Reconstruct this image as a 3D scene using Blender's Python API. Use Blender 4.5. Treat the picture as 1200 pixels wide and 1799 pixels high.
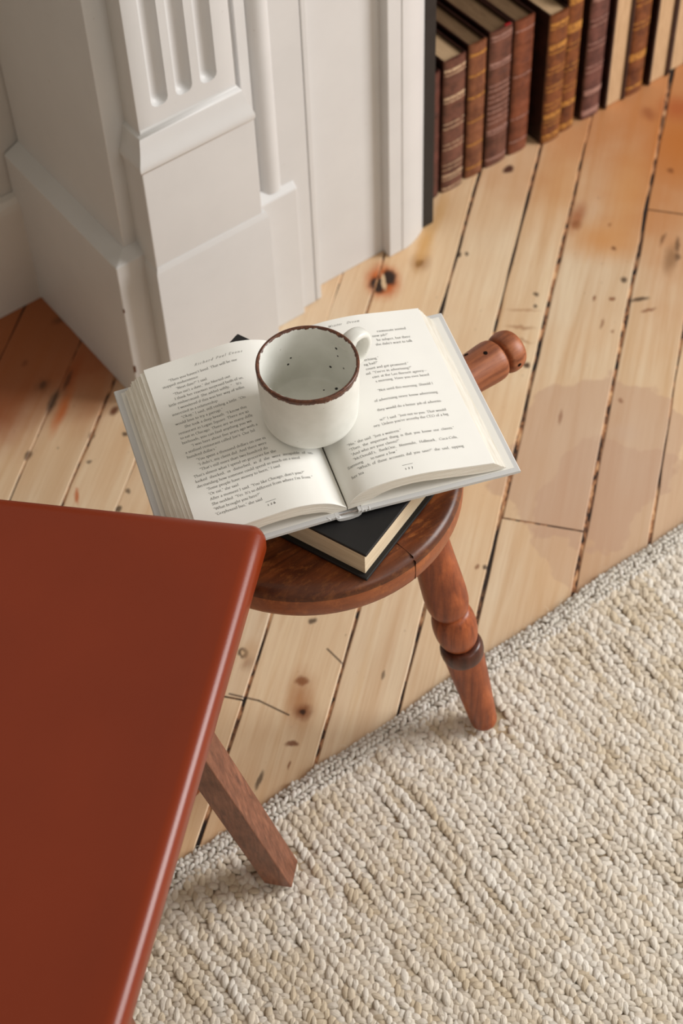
import bpy, bmesh, math, random
import numpy as np
from mathutils import Matrix, Vector

random.seed(7)
rng = np.random.default_rng(7)
scene = bpy.context.scene
for o in list(bpy.data.objects):
    bpy.data.objects.remove(o)
COL = scene.collection

# ------------------------------------------------------------------ camera
cam_data = bpy.data.cameras.new('camera')
cam = bpy.data.objects.new('camera', cam_data)
COL.objects.link(cam)
RT = (0.79818483, -0.60169208, -0.02945535)
UP = (0.48861206, 0.61802699, 0.61587409)
BK = (-0.35236236, -0.50597359, 0.78729378)
m = Matrix.Identity(4)
for r in range(3):
    m[r][0], m[r][1], m[r][2] = RT[r], UP[r], BK[r]
m[0][3], m[1][3], m[2][3] = 0.0, 0.0, 1.55
cam.matrix_world = m
cam_data.sensor_fit = 'VERTICAL'
cam_data.sensor_height = 36.0
cam_data.sensor_width = 24.0
cam_data.lens = 3049.44 * 36.0 / 1799.0
cam_data.clip_start = 0.05
cam_data.clip_end = 30
cam_data.dof.use_dof = True
cam_data.dof.focus_distance = 1.45
cam_data.dof.aperture_fstop = 7.0
scene.camera = cam

# ------------------------------------------------------------------ world, lights, exposure
world = bpy.data.worlds.new('world')
scene.world = world
world.use_nodes = True
bg = world.node_tree.nodes['Background']
bg.inputs[0].default_value = (1.0, 0.89, 0.72, 1)
bg.inputs[1].default_value = 0.40


def area_light(name, loc, target, sx, sy, power, color):
    ld = bpy.data.lights.new(name, 'AREA')
    ld.shape = 'RECTANGLE'
    ld.size, ld.size_y = sx, sy
    ld.energy = power
    ld.color = color
    o = bpy.data.objects.new(name, ld)
    COL.objects.link(o)
    o.location = loc
    o.rotation_euler = (Vector(target) - Vector(loc)).to_track_quat('-Z', 'Y').to_euler()
    return o


area_light('window_light', (3.1, -0.55, 1.75), (0.65, 0.9, 0.3), 1.3, 1.8, 106, (1.0, 0.99, 0.98))
area_light('far_window_light', (1.15, -3.0, 2.0), (0.65, 0.9, 0.3), 1.6, 1.8, 20, (1.0, 0.985, 0.96))
scene.view_settings.view_transform = 'Standard'
scene.view_settings.look = 'None'
scene.view_settings.exposure = 0.0
scene.view_settings.gamma = 1.0
scene.view_settings.use_curve_mapping = False


# ------------------------------------------------------------------ helpers
def lin(r, g, b):
    f = lambda c: (c / 255 / 12.92) if c <= 10.3 else ((c / 255 + 0.055) / 1.055) ** 2.4
    return (f(r), f(g), f(b), 1.0)


def empty(name, loc, label=None, cat=None, group=None):
    o = bpy.data.objects.new(name, None)
    o.empty_display_size = 0.05
    COL.objects.link(o)
    o.location = loc
    tag(o, label, cat, group)
    return o


def tag(o, label=None, cat=None, group=None, kind=None):
    if label: o['label'] = label
    if cat: o['category'] = cat
    if group: o['group'] = group
    if kind: o['kind'] = kind
    return o


def world_loc(p):
    v = Vector((0, 0, 0))
    while p is not None:
        v = v + p.location
        p = p.parent
    return v


def obj(name, verts, faces, mat, parent=None, smooth=False, kind=None, auto=None):
    """verts are world coordinates; the mesh is stored relative to its parent's origin"""
    verts = np.asarray(verts, float)
    if parent is not None:
        org = world_loc(parent)
    else:
        org = Vector((0, 0, 0))
    me = bpy.data.meshes.new(name)
    me.from_pydata((verts - np.array(org)).tolist(), [], [tuple(int(i) for i in f) for f in faces])
    me.validate()
    bm = bmesh.new(); bm.from_mesh(me)
    bmesh.ops.recalc_face_normals(bm, faces=bm.faces)
    bm.to_mesh(me); bm.free()
    mats = mat if isinstance(mat, (list, tuple)) else [mat]
    for mm in mats:
        me.materials.append(mm)
    o = bpy.data.objects.new(name, me)
    COL.objects.link(o)
    if parent is not None:
        o.parent = parent
    if smooth:
        me.polygons.foreach_set('use_smooth', [True] * len(me.polygons))
        if auto:
            try:
                me.set_sharp_from_angle(angle=math.radians(auto))
            except Exception:
                pass
    if kind:
        o['kind'] = kind
    return o


class MB:
    """collects shapes into one mesh"""
    def __init__(s):
        s.v = []; s.f = []
    def add(s, v, f):
        n = len(s.v)
        s.v += [tuple(p) for p in v]
        s.f += [tuple(i + n for i in q) for q in f]
        return s
    def build(s, name, mat, parent=None, smooth=False, kind=None, auto=None):
        return obj(name, s.v, s.f, mat, parent, smooth, kind, auto)


def box(x0, x1, y0, y1, z0, z1, bev=0.0, seg=2):
    bm = bmesh.new()
    r = bmesh.ops.create_cube(bm, size=1.0)
    for v in bm.verts:
        v.co = Vector((x0 + (v.co.x + .5) * (x1 - x0), y0 + (v.co.y + .5) * (y1 - y0), z0 + (v.co.z + .5) * (z1 - z0)))
    if bev > 0:
        bmesh.ops.bevel(bm, geom=list(bm.edges), offset=bev, segments=seg, profile=0.5, affect='EDGES')
    bm.verts.index_update()
    v = [tuple(p.co) for p in bm.verts]
    f = [tuple(q.index for q in fc.verts) for fc in bm.faces]
    bm.free()
    return v, f


def xform(vf, mat):
    v, f = vf
    return [tuple(mat @ Vector(p)) for p in v], f


def lathe(profile, n=48, close_top=False, close_bot=False):
    """profile of (r, z); axis Z"""
    v = []; f = []
    for r, z in profile:
        for i in range(n):
            a = 2 * math.pi * i / n
            v.append((r * math.cos(a), r * math.sin(a), z))
    m_ = len(profile)
    for j in range(m_ - 1):
        for i in range(n):
            f.append((j * n + i, j * n + (i + 1) % n, (j + 1) * n + (i + 1) % n, (j + 1) * n + i))
    if close_bot: f.append(tuple(range(n))[::-1])
    if close_top: f.append(tuple((m_ - 1) * n + i for i in range(n)))
    return v, f


def smooth_profile(pts, k=4):
    """Catmull-Rom through the profile points"""
    P = [np.array(p, float) for p in pts]
    out = []
    for i in range(len(P) - 1):
        p0 = P[max(i - 1, 0)]; p1 = P[i]; p2 = P[i + 1]; p3 = P[min(i + 2, len(P) - 1)]
        for t in np.linspace(0, 1, k, endpoint=False):
            out.append(0.5 * ((2 * p1) + (-p0 + p2) * t + (2 * p0 - 5 * p1 + 4 * p2 - p3) * t * t + (-p0 + 3 * p1 - 3 * p2 + p3) * t ** 3))
    out.append(P[-1])
    return [tuple(p) for p in out]


def extrude_poly(poly, axis_fn, a0, a1):
    """poly: list of 2D points, axis_fn(p, a) -> 3D; closed prism"""
    n = len(poly)
    v = [axis_fn(p, a0) for p in poly] + [axis_fn(p, a1) for p in poly]
    f = [(i, (i + 1) % n, n + (i + 1) % n, n + i) for i in range(n)]
    f += [tuple(range(n))[::-1], tuple(range(n, 2 * n))]
    return v, f


# ------------------------------------------------------------------ materials
def new_mat(name):
    mt = bpy.data.materials.new(name)
    mt.use_nodes = True
    nt = mt.node_tree
    bs = nt.nodes['Principled BSDF']
    return mt, nt, bs


def N(nt, typ, **kw):
    n = nt.nodes.new(typ)
    for k, v in kw.items():
        setattr(n, k, v)
    return n


def L(nt, a, b):
    nt.links.new(a, b)


def mixrgb(nt, fac, a, b, mode='MIX'):
    n = N(nt, 'ShaderNodeMix', data_type='RGBA', blend_type=mode)
    n.clamp_factor = True
    for sock, val in ((n.inputs[0], fac), (n.inputs[6], a), (n.inputs[7], b)):
        if hasattr(val, 'is_output'): L(nt, val, sock)
        else: sock.default_value = val
    return n.outputs[2]


def math_(nt, op, a, b=None, c=None):
    n = N(nt, 'ShaderNodeMath', operation=op)
    for i, val in enumerate((a, b, c)):
        if val is None: continue
        if hasattr(val, 'is_output'): L(nt, val, n.inputs[i])
        else: n.inputs[i].default_value = val
    return n.outputs[0]


def ramp(nt, fac, stops, interp='LINEAR'):
    n = N(nt, 'ShaderNodeValToRGB')
    cr = n.color_ramp
    cr.interpolation = interp
    while len(cr.elements) > 1: cr.elements.remove(cr.elements[-1])
    cr.elements[0].position, cr.elements[0].color = stops[0]
    for p, c in stops[1:]:
        e = cr.elements.new(p); e.color = c
    L(nt, fac, n.inputs[0])
    return n.outputs[0]


def noise(nt, vec, scale, detail=4, rough=0.5, dist=0.0, typ='3D'):
    n = N(nt, 'ShaderNodeTexNoise', noise_dimensions=typ)
    n.inputs['Scale'].default_value = scale
    n.inputs['Detail'].default_value = detail
    n.inputs['Roughness'].default_value = rough
    n.inputs['Distortion'].default_value = dist
    if vec is not None: L(nt, vec, n.inputs['Vector'])
    return n.outputs['Fac'], n.outputs['Color']


def mapping(nt, vec, loc=(0, 0, 0), rot=(0, 0, 0), scale=(1, 1, 1), typ='POINT'):
    n = N(nt, 'ShaderNodeMapping', vector_type=typ)
    n.inputs['Location'].default_value = loc
    n.inputs['Rotation'].default_value = rot
    n.inputs['Scale'].default_value = scale
    L(nt, vec, n.inputs['Vector'])
    return n.outputs[0]


def bump(nt, height, strength=0.3, dist=0.001, normal=None):
    n = N(nt, 'ShaderNodeBump')
    n.inputs['Strength'].default_value = strength
    n.inputs['Distance'].default_value = dist
    L(nt, height, n.inputs['Height'])
    if normal is not None: L(nt, normal, n.inputs['Normal'])
    return n.outputs[0]


def position(nt):
    return N(nt, 'ShaderNodeNewGeometry').outputs['Position']


def objcoord(nt):
    return N(nt, 'ShaderNodeTexCoord').outputs['Object']


def simple(name, col, rough=0.5, spec=0.5, metallic=0.0, noise_amt=0.0, nscale=40, bump_s=0.0, bscale=300, bdist=0.0005):
    mt, nt, bs = new_mat(name)
    bs.inputs['Base Color'].default_value = col
    bs.inputs['Roughness'].default_value = rough
    bs.inputs['Specular IOR Level'].default_value = spec
    bs.inputs['Metallic'].default_value = metallic
    oc = objcoord(nt)
    if noise_amt:
        f, _ = noise(nt, oc, nscale, 5)
        d = tuple(c * (1 - noise_amt) for c in col[:3]) + (1,)
        L(nt, ramp(nt, f, [(0.3, d), (0.7, col)]), bs.inputs['Base Color'])
    if bump_s:
        f, _ = noise(nt, oc, bscale, 4)
        L(nt, bump(nt, f, bump_s, bdist), bs.inputs['Normal'])
    return mt


def near_points(nt, pos, pts):
    """1 inside the listed small spots, 0 elsewhere; pts: (x,y,z,r)"""
    out = None
    for x, y, z, r in pts:
        d = N(nt, 'ShaderNodeVectorMath', operation='DISTANCE')
        L(nt, pos, d.inputs[0]); d.inputs[1].default_value = (x, y, z)
        s = N(nt, 'ShaderNodeMapRange', interpolation_type='SMOOTHSTEP')
        s.inputs['From Min'].default_value = r * 1.15; s.inputs['From Max'].default_value = r * 0.7
        L(nt, d.outputs['Value'], s.inputs['Value'])
        out = s.outputs[0] if out is None else math_(nt, 'MAXIMUM', out, s.outputs[0])
    return out


# --- painted woodwork
def paint_mat(name, col, dirt=0.10):
    mt, nt, bs = new_mat(name)
    p = position(nt)
    f, _ = noise(nt, p, 9, 5, 0.6)
    c = ramp(nt, f, [(0.3, tuple(v * (1 - dirt * .6) for v in col[:3]) + (1,)), (0.65, col)])
    f2, _ = noise(nt, p, 190, 3, 0.6)
    spots = ramp(nt, f2, [(0.735, (0, 0, 0, 1)), (0.75, (1, 1, 1, 1))])
    c = mixrgb(nt, math_(nt, 'MULTIPLY', spots, 0.35), c, lin(150, 125, 100))
    L(nt, c, bs.inputs['Base Color'])
    bs.inputs['Roughness'].default_value = 0.42
    bs.inputs['Specular IOR Level'].default_value = 0.35
    f3, _ = noise(nt, p, 60, 4, 0.6)
    L(nt, bump(nt, f3, 0.10, 0.001), bs.inputs['Normal'])
    return mt


M_paint = paint_mat('cream_paint', lin(209, 208, 207))
M_wall = paint_mat('pale_grey_wall_paint', lin(196, 192, 188))
M_base = paint_mat('baseboard_paint', lin(212, 206, 200))
M_black_metal = simple('black_iron', lin(38, 36, 35), 0.55, 0.4, 0.0, 0.2, 60, 0.1)
M_soot = simple('sooty_brick', lin(52, 40, 32), 0.95, 0.1, 0.0, 0.4, 25, 0.3, 90, 0.003)

# --- floor boards
PL_ANG = math.radians(39.66757)
PT = np.array([math.cos(PL_ANG), math.sin(PL_ANG)])
PN = np.array([-math.sin(PL_ANG), math.cos(PL_ANG)])

# marks in the boards: x, y on the floor (m), half sizes along / across the board, rotation, colour, strength, hardness
KNOTS = []


def add_knot(px, rl, rw, col, s=1.0, soft=1.0, rot=0.0):
    KNOTS.append((px, rl, rw, col, s, soft, rot))


def floor_pt(u, v, z=0.0):
    """a spot on the boards, given by the sight line it was measured on"""
    d = np.array(RT) * ((u - 600) / 3049.44) - np.array(UP) * ((v - 899.5) / 3049.44) - np.array(BK)
    t = (z - 1.55) / d[2]
    return d * t + np.array([0, 0, 1.55])


DK = lin(46, 28, 18); BR = lin(120, 66, 34); OR = lin(176, 92, 36); GY = lin(120, 96, 76); CR = lin(214, 184, 146)
for px, rl, rw, col, s, soft, rot in [
    ((673, 494), .034, .024, lin(184, 90, 30), 1.0, .7, .3), ((664, 500), .016, .012, DK, 1.0, .5, .4), ((684, 488), .016, .010, DK, 1.0, .5, .4),
    ((674, 495), .016, .0035, CR, .9, .5, .35),
    ((738, 462), .018, .014, BR, .55, 1, 0), ((737, 462), .008, .006, lin(78, 40, 22), .95, .6, 0), ((745, 430), .055, .011, lin(202, 150, 78), .7, 1, 0),
    ((893, 297), .010, .007, lin(70, 30, 20), .95, .5, -.5), ((775, 370), .05, .010, lin(200, 146, 74), .5, 1, 0),
    ((1012, 384), .034, .011, lin(150, 78, 40), .8, 1, -.1), ((1011, 395), .010, .008, lin(104, 46, 30), .7, .8, 0), ((1055, 420), .04, .05, lin(200, 140, 82), .8, 1.2, 0),
    ((1124, 526), .014, .004, DK, .8, .6, -1.1), ((1140, 545), .012, .003, BR, .7, .7, -1.0),
    ((806, 447), .005, .004, DK, .85, .5, 0), ((820, 447), .005, .003, DK, .8, .5, 0), ((942, 518), .004, .004, DK, .8, .5, 0), ((942, 538), .004, .003, DK, .8, .5, 0),
    ((1043, 524), .005, .003, BR, .8, .6, 0), ((1075, 525), .005, .004, BR, .8, .6, 0), ((1096, 491), .006, .005, DK, .8, .6, 0), ((1078, 436), .005, .004, lin(90, 50, 30), .8, .6, 0),
    ((1072, 394), .004, .003, BR, .7, .6, 0), ((925, 642), .005, .005, lin(60, 34, 22), .9, .5, 0), ((1058, 568), .010, .003, BR, .6, .7, 0), ((1075, 583), .004, .003, BR, .6, .7, 0),
    ((985, 733), .014, .003, BR, .55, .7, 0), ((1090, 705), .004, .004, BR, .6, .6, 0),
    ((920, 545), .003, .022, lin(150, 100, 64), .5, .8, .15), ((915, 575), .004, .020, lin(140, 90, 56), .55, .8, .1), ((918, 598), .003, .014, lin(140, 90, 56), .5, .8, -.2),
    ((427, 1147), .007, .006, DK, .95, .5, 0), ((427, 1147), .003, .002, CR, .9, .5, 0), ((440, 1145), .018, .012, lin(196, 160, 122), .6, 1, 0), ((437, 1165), .012, .008, BR, .4, 1, 0),
    ((527, 1232), .042, .018, lin(168, 112, 66), .8, 1.1, .2), ((532, 1250), .011, .010, BR, .85, .8, 0), ((532, 1251), .004, .004, DK, .9, .5, 0), ((531, 1197), .006, .008, lin(130, 76, 40), .85, .7, 0),
    ((513, 1307), .004, .008, lin(112, 60, 32), .85, .6, .2), ((508, 1344), .006, .002, BR, .75, .6, 0), ((456, 1371), .012, .003, DK, .75, .6, 0), ((549, 1090), .005, .005, DK, .8, .6, 0),
    ((674, 1185), .006, .002, DK, .65, .6, 0), ((852, 997), .004, .003, DK, .8, .5, 0), ((838, 996), .005, .003, BR, .7, .5, 0),
    ((76, 676), .012, .010, lin(92, 62, 42), .7, 1, 0), ((76, 676), .006, .005, lin(60, 44, 34), .7, .6, 0), ((44, 638), .007, .004, DK, .6, .7, 0),
    ((128, 655), .04, .009, lin(150, 70, 26), .75, 1, 0), ((110, 720), .042, .008, lin(190, 100, 44), .85, 1, 0), ((201, 722), .009, .006, lin(88, 38, 16), .9, .7, 0),
    ((118, 668), .020, .004, DK, .7, .7, 0), ((93, 706), .022, .006, lin(70, 52, 40), .8, .7, 0), ((50, 800), .007, .006, lin(80, 56, 36), .85, .6, 0), ((160, 765), .006, .004, DK, .7, .6, 0), ((156, 811), .004, .004, DK, .7, .6, 0),
    ((220, 763), .004, .004, DK, .8, .5, 0), ((225, 862), .004, .004, DK, .7, .5, 0), ((135, 872), .014, .003, lin(186, 92, 38), .8, .6, .4), ((207, 895), .005, .004, DK, .8, .5, 0),
    ((104, 562), .012, .006, DK, .8, .8, -.7), ((25, 590), .08, .05, lin(150, 84, 42), .55, 1.4, 0), ((100, 600), .09, .05, lin(146, 84, 44), .5, 1.4, 0), ((170, 690), .07, .03, lin(160, 92, 48), .6, 1.2, 0),
    ((1192, 250), .09, .06, lin(184, 112, 54), .9, 1.3, 0), ((1192, 190), .03, .03, lin(168, 84, 44), .7, 1, 0), ((1140, 200), .018, .012, lin(150, 86, 52), .7, 1, .6), ((1178, 300), .006, .006, BR, .7, .6, 0),
    ((1178, 455), .03, .010, lin(120, 84, 52), .6, .9, 0), ((1190, 430), .016, .004, lin(80, 58, 40), .7, .7, .1), ((1165, 420), .014, .003, lin(90, 60, 40), .6, .7, -.2), ((1190, 452), .008, .005, DK, .6, .7, 0),
    ((1100, 350), .10, .03, lin(206, 150, 92), .5, 1.3, 0), ((985, 330), .08, .03, lin(206, 152, 96), .4, 1.3, 0),
    ((1100, 760), .015, .018, lin(196, 168, 146), .4, 1, 0),
]:
    add_knot(px, rl, rw, col, s, soft, rot)


def floor_mat(knots, patches, cracks):
    mt, nt, bs = new_mat('worn_pine_boards')
    pos = position(nt)
    p2 = mapping(nt, pos, rot=(0, 0, -PL_ANG))            # x along the board, y across
    oi = N(nt, 'ShaderNodeObjectInfo')
    rnd = oi.outputs['Random']
    off = N(nt, 'ShaderNodeCombineXYZ')
    L(nt, math_(nt, 'MULTIPLY', rnd, 37.0), off.inputs[0]); L(nt, math_(nt, 'MULTIPLY', rnd, 11.0), off.inputs[2])
    va = N(nt, 'ShaderNodeVectorMath', operation='ADD')
    L(nt, p2, va.inputs[0]); L(nt, off.outputs[0], va.inputs[1])
    pv = va.outputs[0]
    warp_f, warp_c = noise(nt, mapping(nt, pv, scale=(3, 14, 1)), 1.0, 3)
    # growth rings
    g1, _ = noise(nt, mapping(nt, pv, scale=(1.6, 34, 1)), 1.0, 4, 0.55, 0.9)
    g2, _ = noise(nt, mapping(nt, pv, scale=(5, 150, 1)), 1.0, 4, 0.6, 0.5)
    g3, _ = noise(nt, mapping(nt, pv, scale=(22, 620, 1)), 1.0, 3, 0.6)
    big, _ = noise(nt, mapping(nt, pos, scale=(1, 1, 1)), 4.2, 3, 0.5)
    base = ramp(nt, g1, [(0.28, lin(208, 178, 143)), (0.45, lin(220, 196, 165)), (0.6, lin(227, 207, 178)), (0.75, lin(217, 190, 155))])
    base = mixrgb(nt, math_(nt, 'MULTIPLY', ramp(nt, g2, [(0.45, (0, 0, 0, 1)), (0.75, (1, 1, 1, 1))]), 0.34), base, lin(190, 146, 104))
    base = mixrgb(nt, math_(nt, 'MULTIPLY', ramp(nt, g3, [(0.5, (0, 0, 0, 1)), (0.8, (1, 1, 1, 1))]), 0.25), base, lin(176, 132, 94))
    # warmer, varnished areas and paler, worn ones
    base = mixrgb(nt, math_(nt, 'MULTIPLY', ramp(nt, big, [(0.42, (0, 0, 0, 1)), (0.68, (1, 1, 1, 1))]), 0.4), base, lin(212, 166, 118))
    # board to board tone
    tone = ramp(nt, rnd, [(0, (0.93, 0.91, 0.89, 1)), (0.5, (1, 0.99, 0.98, 1)), (1, (1.0, 0.95, 0.88, 1))])
    base = mixrgb(nt, 1.0, base, tone, 'MULTIPLY')
    # varnish remains: redder in the far right corner and towards the left back wall, where the fireplace's shadow is painted in too
    sep = N(nt, 'ShaderNodeSeparateXYZ'); L(nt, pos, sep.inputs[0])
    bigw, _ = noise(nt, pos, 9, 3, 0.5)
    dl = math_(nt, 'ADD', math_(nt, 'MULTIPLY_ADD', sep.outputs[1], 1.0, -1.29), math_(nt, 'MULTIPLY_ADD', bigw, 0.14, -0.07))
    leftm = math_(nt, 'LESS_THAN', sep.outputs[0], 0.62)
    vl = N(nt, 'ShaderNodeMapRange', interpolation_type='SMOOTHSTEP'); L(nt, dl, vl.inputs['Value'])
    vl.inputs['From Min'].default_value = -0.03; vl.inputs['From Max'].default_value = 0.10
    base = mixrgb(nt, math_(nt, 'MULTIPLY', math_(nt, 'MULTIPLY', vl.outputs[0], leftm), 0.9), base, lin(150, 76, 32))
    dr = math_(nt, 'ADD', math_(nt, 'MULTIPLY_ADD', sep.outputs[0], 1.0, -1.24), math_(nt, 'MULTIPLY_ADD', bigw, 0.3, -0.15))
    vr = N(nt, 'ShaderNodeMapRange', interpolation_type='SMOOTHSTEP'); L(nt, dr, vr.inputs['Value'])
    vr.inputs['From Min'].default_value = -0.12; vr.inputs['From Max'].default_value = 0.2
    base = mixrgb(nt, math_(nt, 'MULTIPLY', vr.outputs[0], 0.85), base, lin(184, 116, 60))
    # coordinates with a ragged outline for the marks
    _, wc = noise(nt, mapping(nt, p2, scale=(60, 110, 1)), 1.0, 3)
    wv = N(nt, 'ShaderNodeVectorMath', operation='MULTIPLY_ADD')
    L(nt, wc, wv.inputs[0]); wv.inputs[1].default_value = (0.011, 0.007, 0); L(nt, p2, wv.inputs[2])
    sub = N(nt, 'ShaderNodeVectorMath', operation='SUBTRACT'); L(nt, wv.outputs[0], sub.inputs[0]); sub.inputs[1].default_value = (0.0055, 0.0035, 0)
    pk = sub.outputs[0]
    # old spill: a pale grey-pink patch with a sharp rim
    for px, rl, rw, s in patches:
        c = floor_pt(*px)
        mp = mapping(nt, pk, loc=(float(c[:2] @ PT), float(c[:2] @ PN), 0), rot=(0, 0, -.35), scale=(rl, rw, 50), typ='TEXTURE')
        _, bc_ = noise(nt, pos, 14, 3)
        bw = N(nt, 'ShaderNodeVectorMath', operation='MULTIPLY_ADD'); L(nt, bc_, bw.inputs[0]); bw.inputs[1].default_value = (.9, .9, 0); L(nt, mp, bw.inputs[2])
        bs_ = N(nt, 'ShaderNodeVectorMath', operation='SUBTRACT'); L(nt, bw.outputs[0], bs_.inputs[0]); bs_.inputs[1].default_value = (.45, .45, 0)
        pw = N(nt, 'ShaderNodeVectorMath', operation='ABSOLUTE'); L(nt, bs_.outputs[0], pw.inputs[0])
        sp = N(nt, 'ShaderNodeSeparateXYZ'); L(nt, pw.outputs[0], sp.inputs[0])
        q = math_(nt, 'ADD', math_(nt, 'POWER', sp.outputs[0], 4.0), math_(nt, 'POWER', sp.outputs[1], 4.0))
        k = N(nt, 'ShaderNodeMapRange', interpolation_type='SMOOTHSTEP'); L(nt, q, k.inputs['Value'])
        k.inputs['From Min'].default_value = 1.05; k.inputs['From Max'].default_value = 0.88
        base = mixrgb(nt, math_(nt, 'MULTIPLY', k.outputs[0], s), base, lin(184, 148, 126))
    for px, rl, rw, col, s, soft, rot in knots:
        c = floor_pt(*px)
        mp = mapping(nt, pk, loc=(float(c[:2] @ PT), float(c[:2] @ PN), 0), rot=(0, 0, rot), scale=(rl, rw, 50), typ='TEXTURE')
        ln = N(nt, 'ShaderNodeVectorMath', operation='LENGTH'); L(nt, mp, ln.inputs[0])
        k = N(nt, 'ShaderNodeMapRange', interpolation_type='SMOOTHSTEP'); L(nt, ln.outputs['Value'], k.inputs['Value'])
        k.inputs['From Min'].default_value = 1.0 + 0.35 * soft; k.inputs['From Max'].default_value = max(0.0, 1.0 - 0.9 * soft)
        base = mixrgb(nt, math_(nt, 'MULTIPLY', k.outputs[0], s), base, col)
    # the knife-thin crack across two boards near the rug
    for (a_, b_) in cracks:
        pa, pb = floor_pt(*a_), floor_pt(*b_)
        mid = (pa + pb) / 2; dvec = pb - pa
        la = np.hypot(dvec @ np.array([*PT, 0]), dvec @ np.array([*PN, 0])) / 2
        ang = math.atan2(dvec[:2] @ PN, dvec[:2] @ PT)
        mp = mapping(nt, p2, loc=(float(mid[:2] @ PT), float(mid[:2] @ PN), 0), rot=(0, 0, ang), scale=(la * 1.05, .0011, 50), typ='TEXTURE')
        pw = N(nt, 'ShaderNodeVectorMath', operation='ABSOLUTE'); L(nt, mp, pw.inputs[0])
        sp = N(nt, 'ShaderNodeSeparateXYZ'); L(nt, pw.outputs[0], sp.inputs[0])
        q = math_(nt, 'MAXIMUM', sp.outputs[0], sp.outputs[1])
        base = mixrgb(nt, math_(nt, 'MULTIPLY', math_(nt, 'LESS_THAN', q, 1.0), 0.8), base, lin(58, 34, 22))
    # fine dirt specks
    sp_, _ = noise(nt, mapping(nt, p2, scale=(90, 230, 1)), 1.0, 2, 0.5)
    base = mixrgb(nt, math_(nt, 'MULTIPLY', ramp(nt, sp_, [(0.73, (0, 0, 0, 1)), (0.78, (1, 1, 1, 1))]), 0.55), base, lin(92, 58, 36))
    L(nt, base, bs.inputs['Base Color'])
    rgh = N(nt, 'ShaderNodeMapRange'); L(nt, big, rgh.inputs['Value'])
    rgh.inputs['To Min'].default_value = 0.36; rgh.inputs['To Max'].default_value = 0.52
    L(nt, rgh.outputs[0], bs.inputs['Roughness'])
    bs.inputs['Specular IOR Level'].default_value = 0.38
    hh = math_(nt, 'MULTIPLY_ADD', g2, 0.6, math_(nt, 'MULTIPLY', g3, 0.4))
    L(nt, bump(nt, hh, 0.18, 0.0006), bs.inputs['Normal'])
    return mt


def filler_mat():
    mt, nt, bs = new_mat('board_gap_filler')
    pos = position(nt)
    p2 = mapping(nt, pos, rot=(0, 0, -PL_ANG))
    f, _ = noise(nt, mapping(nt, p2, scale=(38, 120, 1)), 1.0, 4, 0.65)
    f2, _ = noise(nt, mapping(nt, p2, scale=(9, 30, 1)), 1.0, 2, 0.5)
    c = ramp(nt, f, [(0.42, lin(30, 20, 15)), (0.47, lin(84, 54, 36)), (0.53, lin(170, 118, 80)), (0.64, lin(214, 170, 126))])
    c = mixrgb(nt, ramp(nt, f2, [(0.40, (1, 1, 1, 1)), (0.50, (0, 0, 0, 1))]), c, lin(36, 24, 18))
    L(nt, c, bs.inputs['Base Color'])
    bs.inputs['Roughness'].default_value = 0.9
    L(nt, bump(nt, f, 0.8, 0.002), bs.inputs['Normal'])
    return mt


PATCHES = [((1035, 800), .125, .085, .5), ((1130, 930), .11, .12, .38)]
CRACKS = [((403, 1219), (455, 1231)), ((455, 1231), (507, 1256)), ((575, 1140), (604, 1168))]
FLOOR_CACHE = {}


def board_material(n0, n1, t0, t1):
    """each board carries only the knots and stains that lie on it"""
    def on(px, ra, rb):
        c = floor_pt(*px)[:2]; R_ = max(ra, rb) * 1.4
        return n0 - R_ < c @ PN < n1 + R_ and t0 - R_ < c @ PT < t1 + R_
    kn = [k for k in KNOTS if on(k[0], k[1], k[2])]
    pa = [k for k in PATCHES if on(k[0], k[1], k[2])]
    cr = [k for k in CRACKS if on(((k[0][0] + k[1][0]) / 2, (k[0][1] + k[1][1]) / 2), .03, .03)]
    key = str((kn, pa, cr))
    if key not in FLOOR_CACHE: FLOOR_CACHE[key] = floor_mat(kn, pa, cr)
    return FLOOR_CACHE[key]


M_fill = filler_mat()


# --- turned / varnished wood
def varnish_mat(name, dark, mid, light, rough=0.34, axis='Z', wear=None, scale=1.0):
    mt, nt, bs = new_mat(name)
    oc = objcoord(nt)
    s = {'Z': (1, 1, .06), 'X': (.06, 1, 1), 'Y': (1, .06, 1)}[axis]
    f, _ = noise(nt, mapping(nt, oc, scale=s), 170 * scale, 5, 0.6, 0.4)
    f2, _ = noise(nt, oc, 26, 5, 0.65)
    c = ramp(nt, f, [(0.3, dark), (0.55, mid), (0.8, light)])
    c = mixrgb(nt, math_(nt, 'MULTIPLY', ramp(nt, f2, [(0.42, (0, 0, 0, 1)), (0.66, (1, 1, 1, 1))]), 0.55), c, dark)
    f3, _ = noise(nt, mapping(nt, oc, scale=(1, 1, 1)), 90, 6, 0.7, 1.6)
    scr = ramp(nt, f3, [(0.485, (0, 0, 0, 1)), (0.5, (1, 1, 1, 1)), (0.515, (0, 0, 0, 1))])
    c = mixrgb(nt, math_(nt, 'MULTIPLY', scr, 0.25), c, light)
    if wear is not None:
        c = wear(nt, oc, c)
    L(nt, c, bs.inputs['Base Color'])
    rr = N(nt, 'ShaderNodeMapRange'); L(nt, f2, rr.inputs['Value'])
    rr.inputs['To Min'].default_value = rough - .08; rr.inputs['To Max'].default_value = rough + .14
    L(nt, rr.outputs[0], bs.inputs['Roughness'])
    bs.inputs['Specular IOR Level'].default_value = 0.5
    L(nt, bump(nt, f2, 0.12, 0.0015), bs.inputs['Normal'])
    return mt


M_leg = varnish_mat('red_brown_varnish', lin(108, 48, 22), lin(158, 80, 40), lin(190, 108, 60), 0.38)


def ring_dark(nt, oc, c):
    return c


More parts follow.
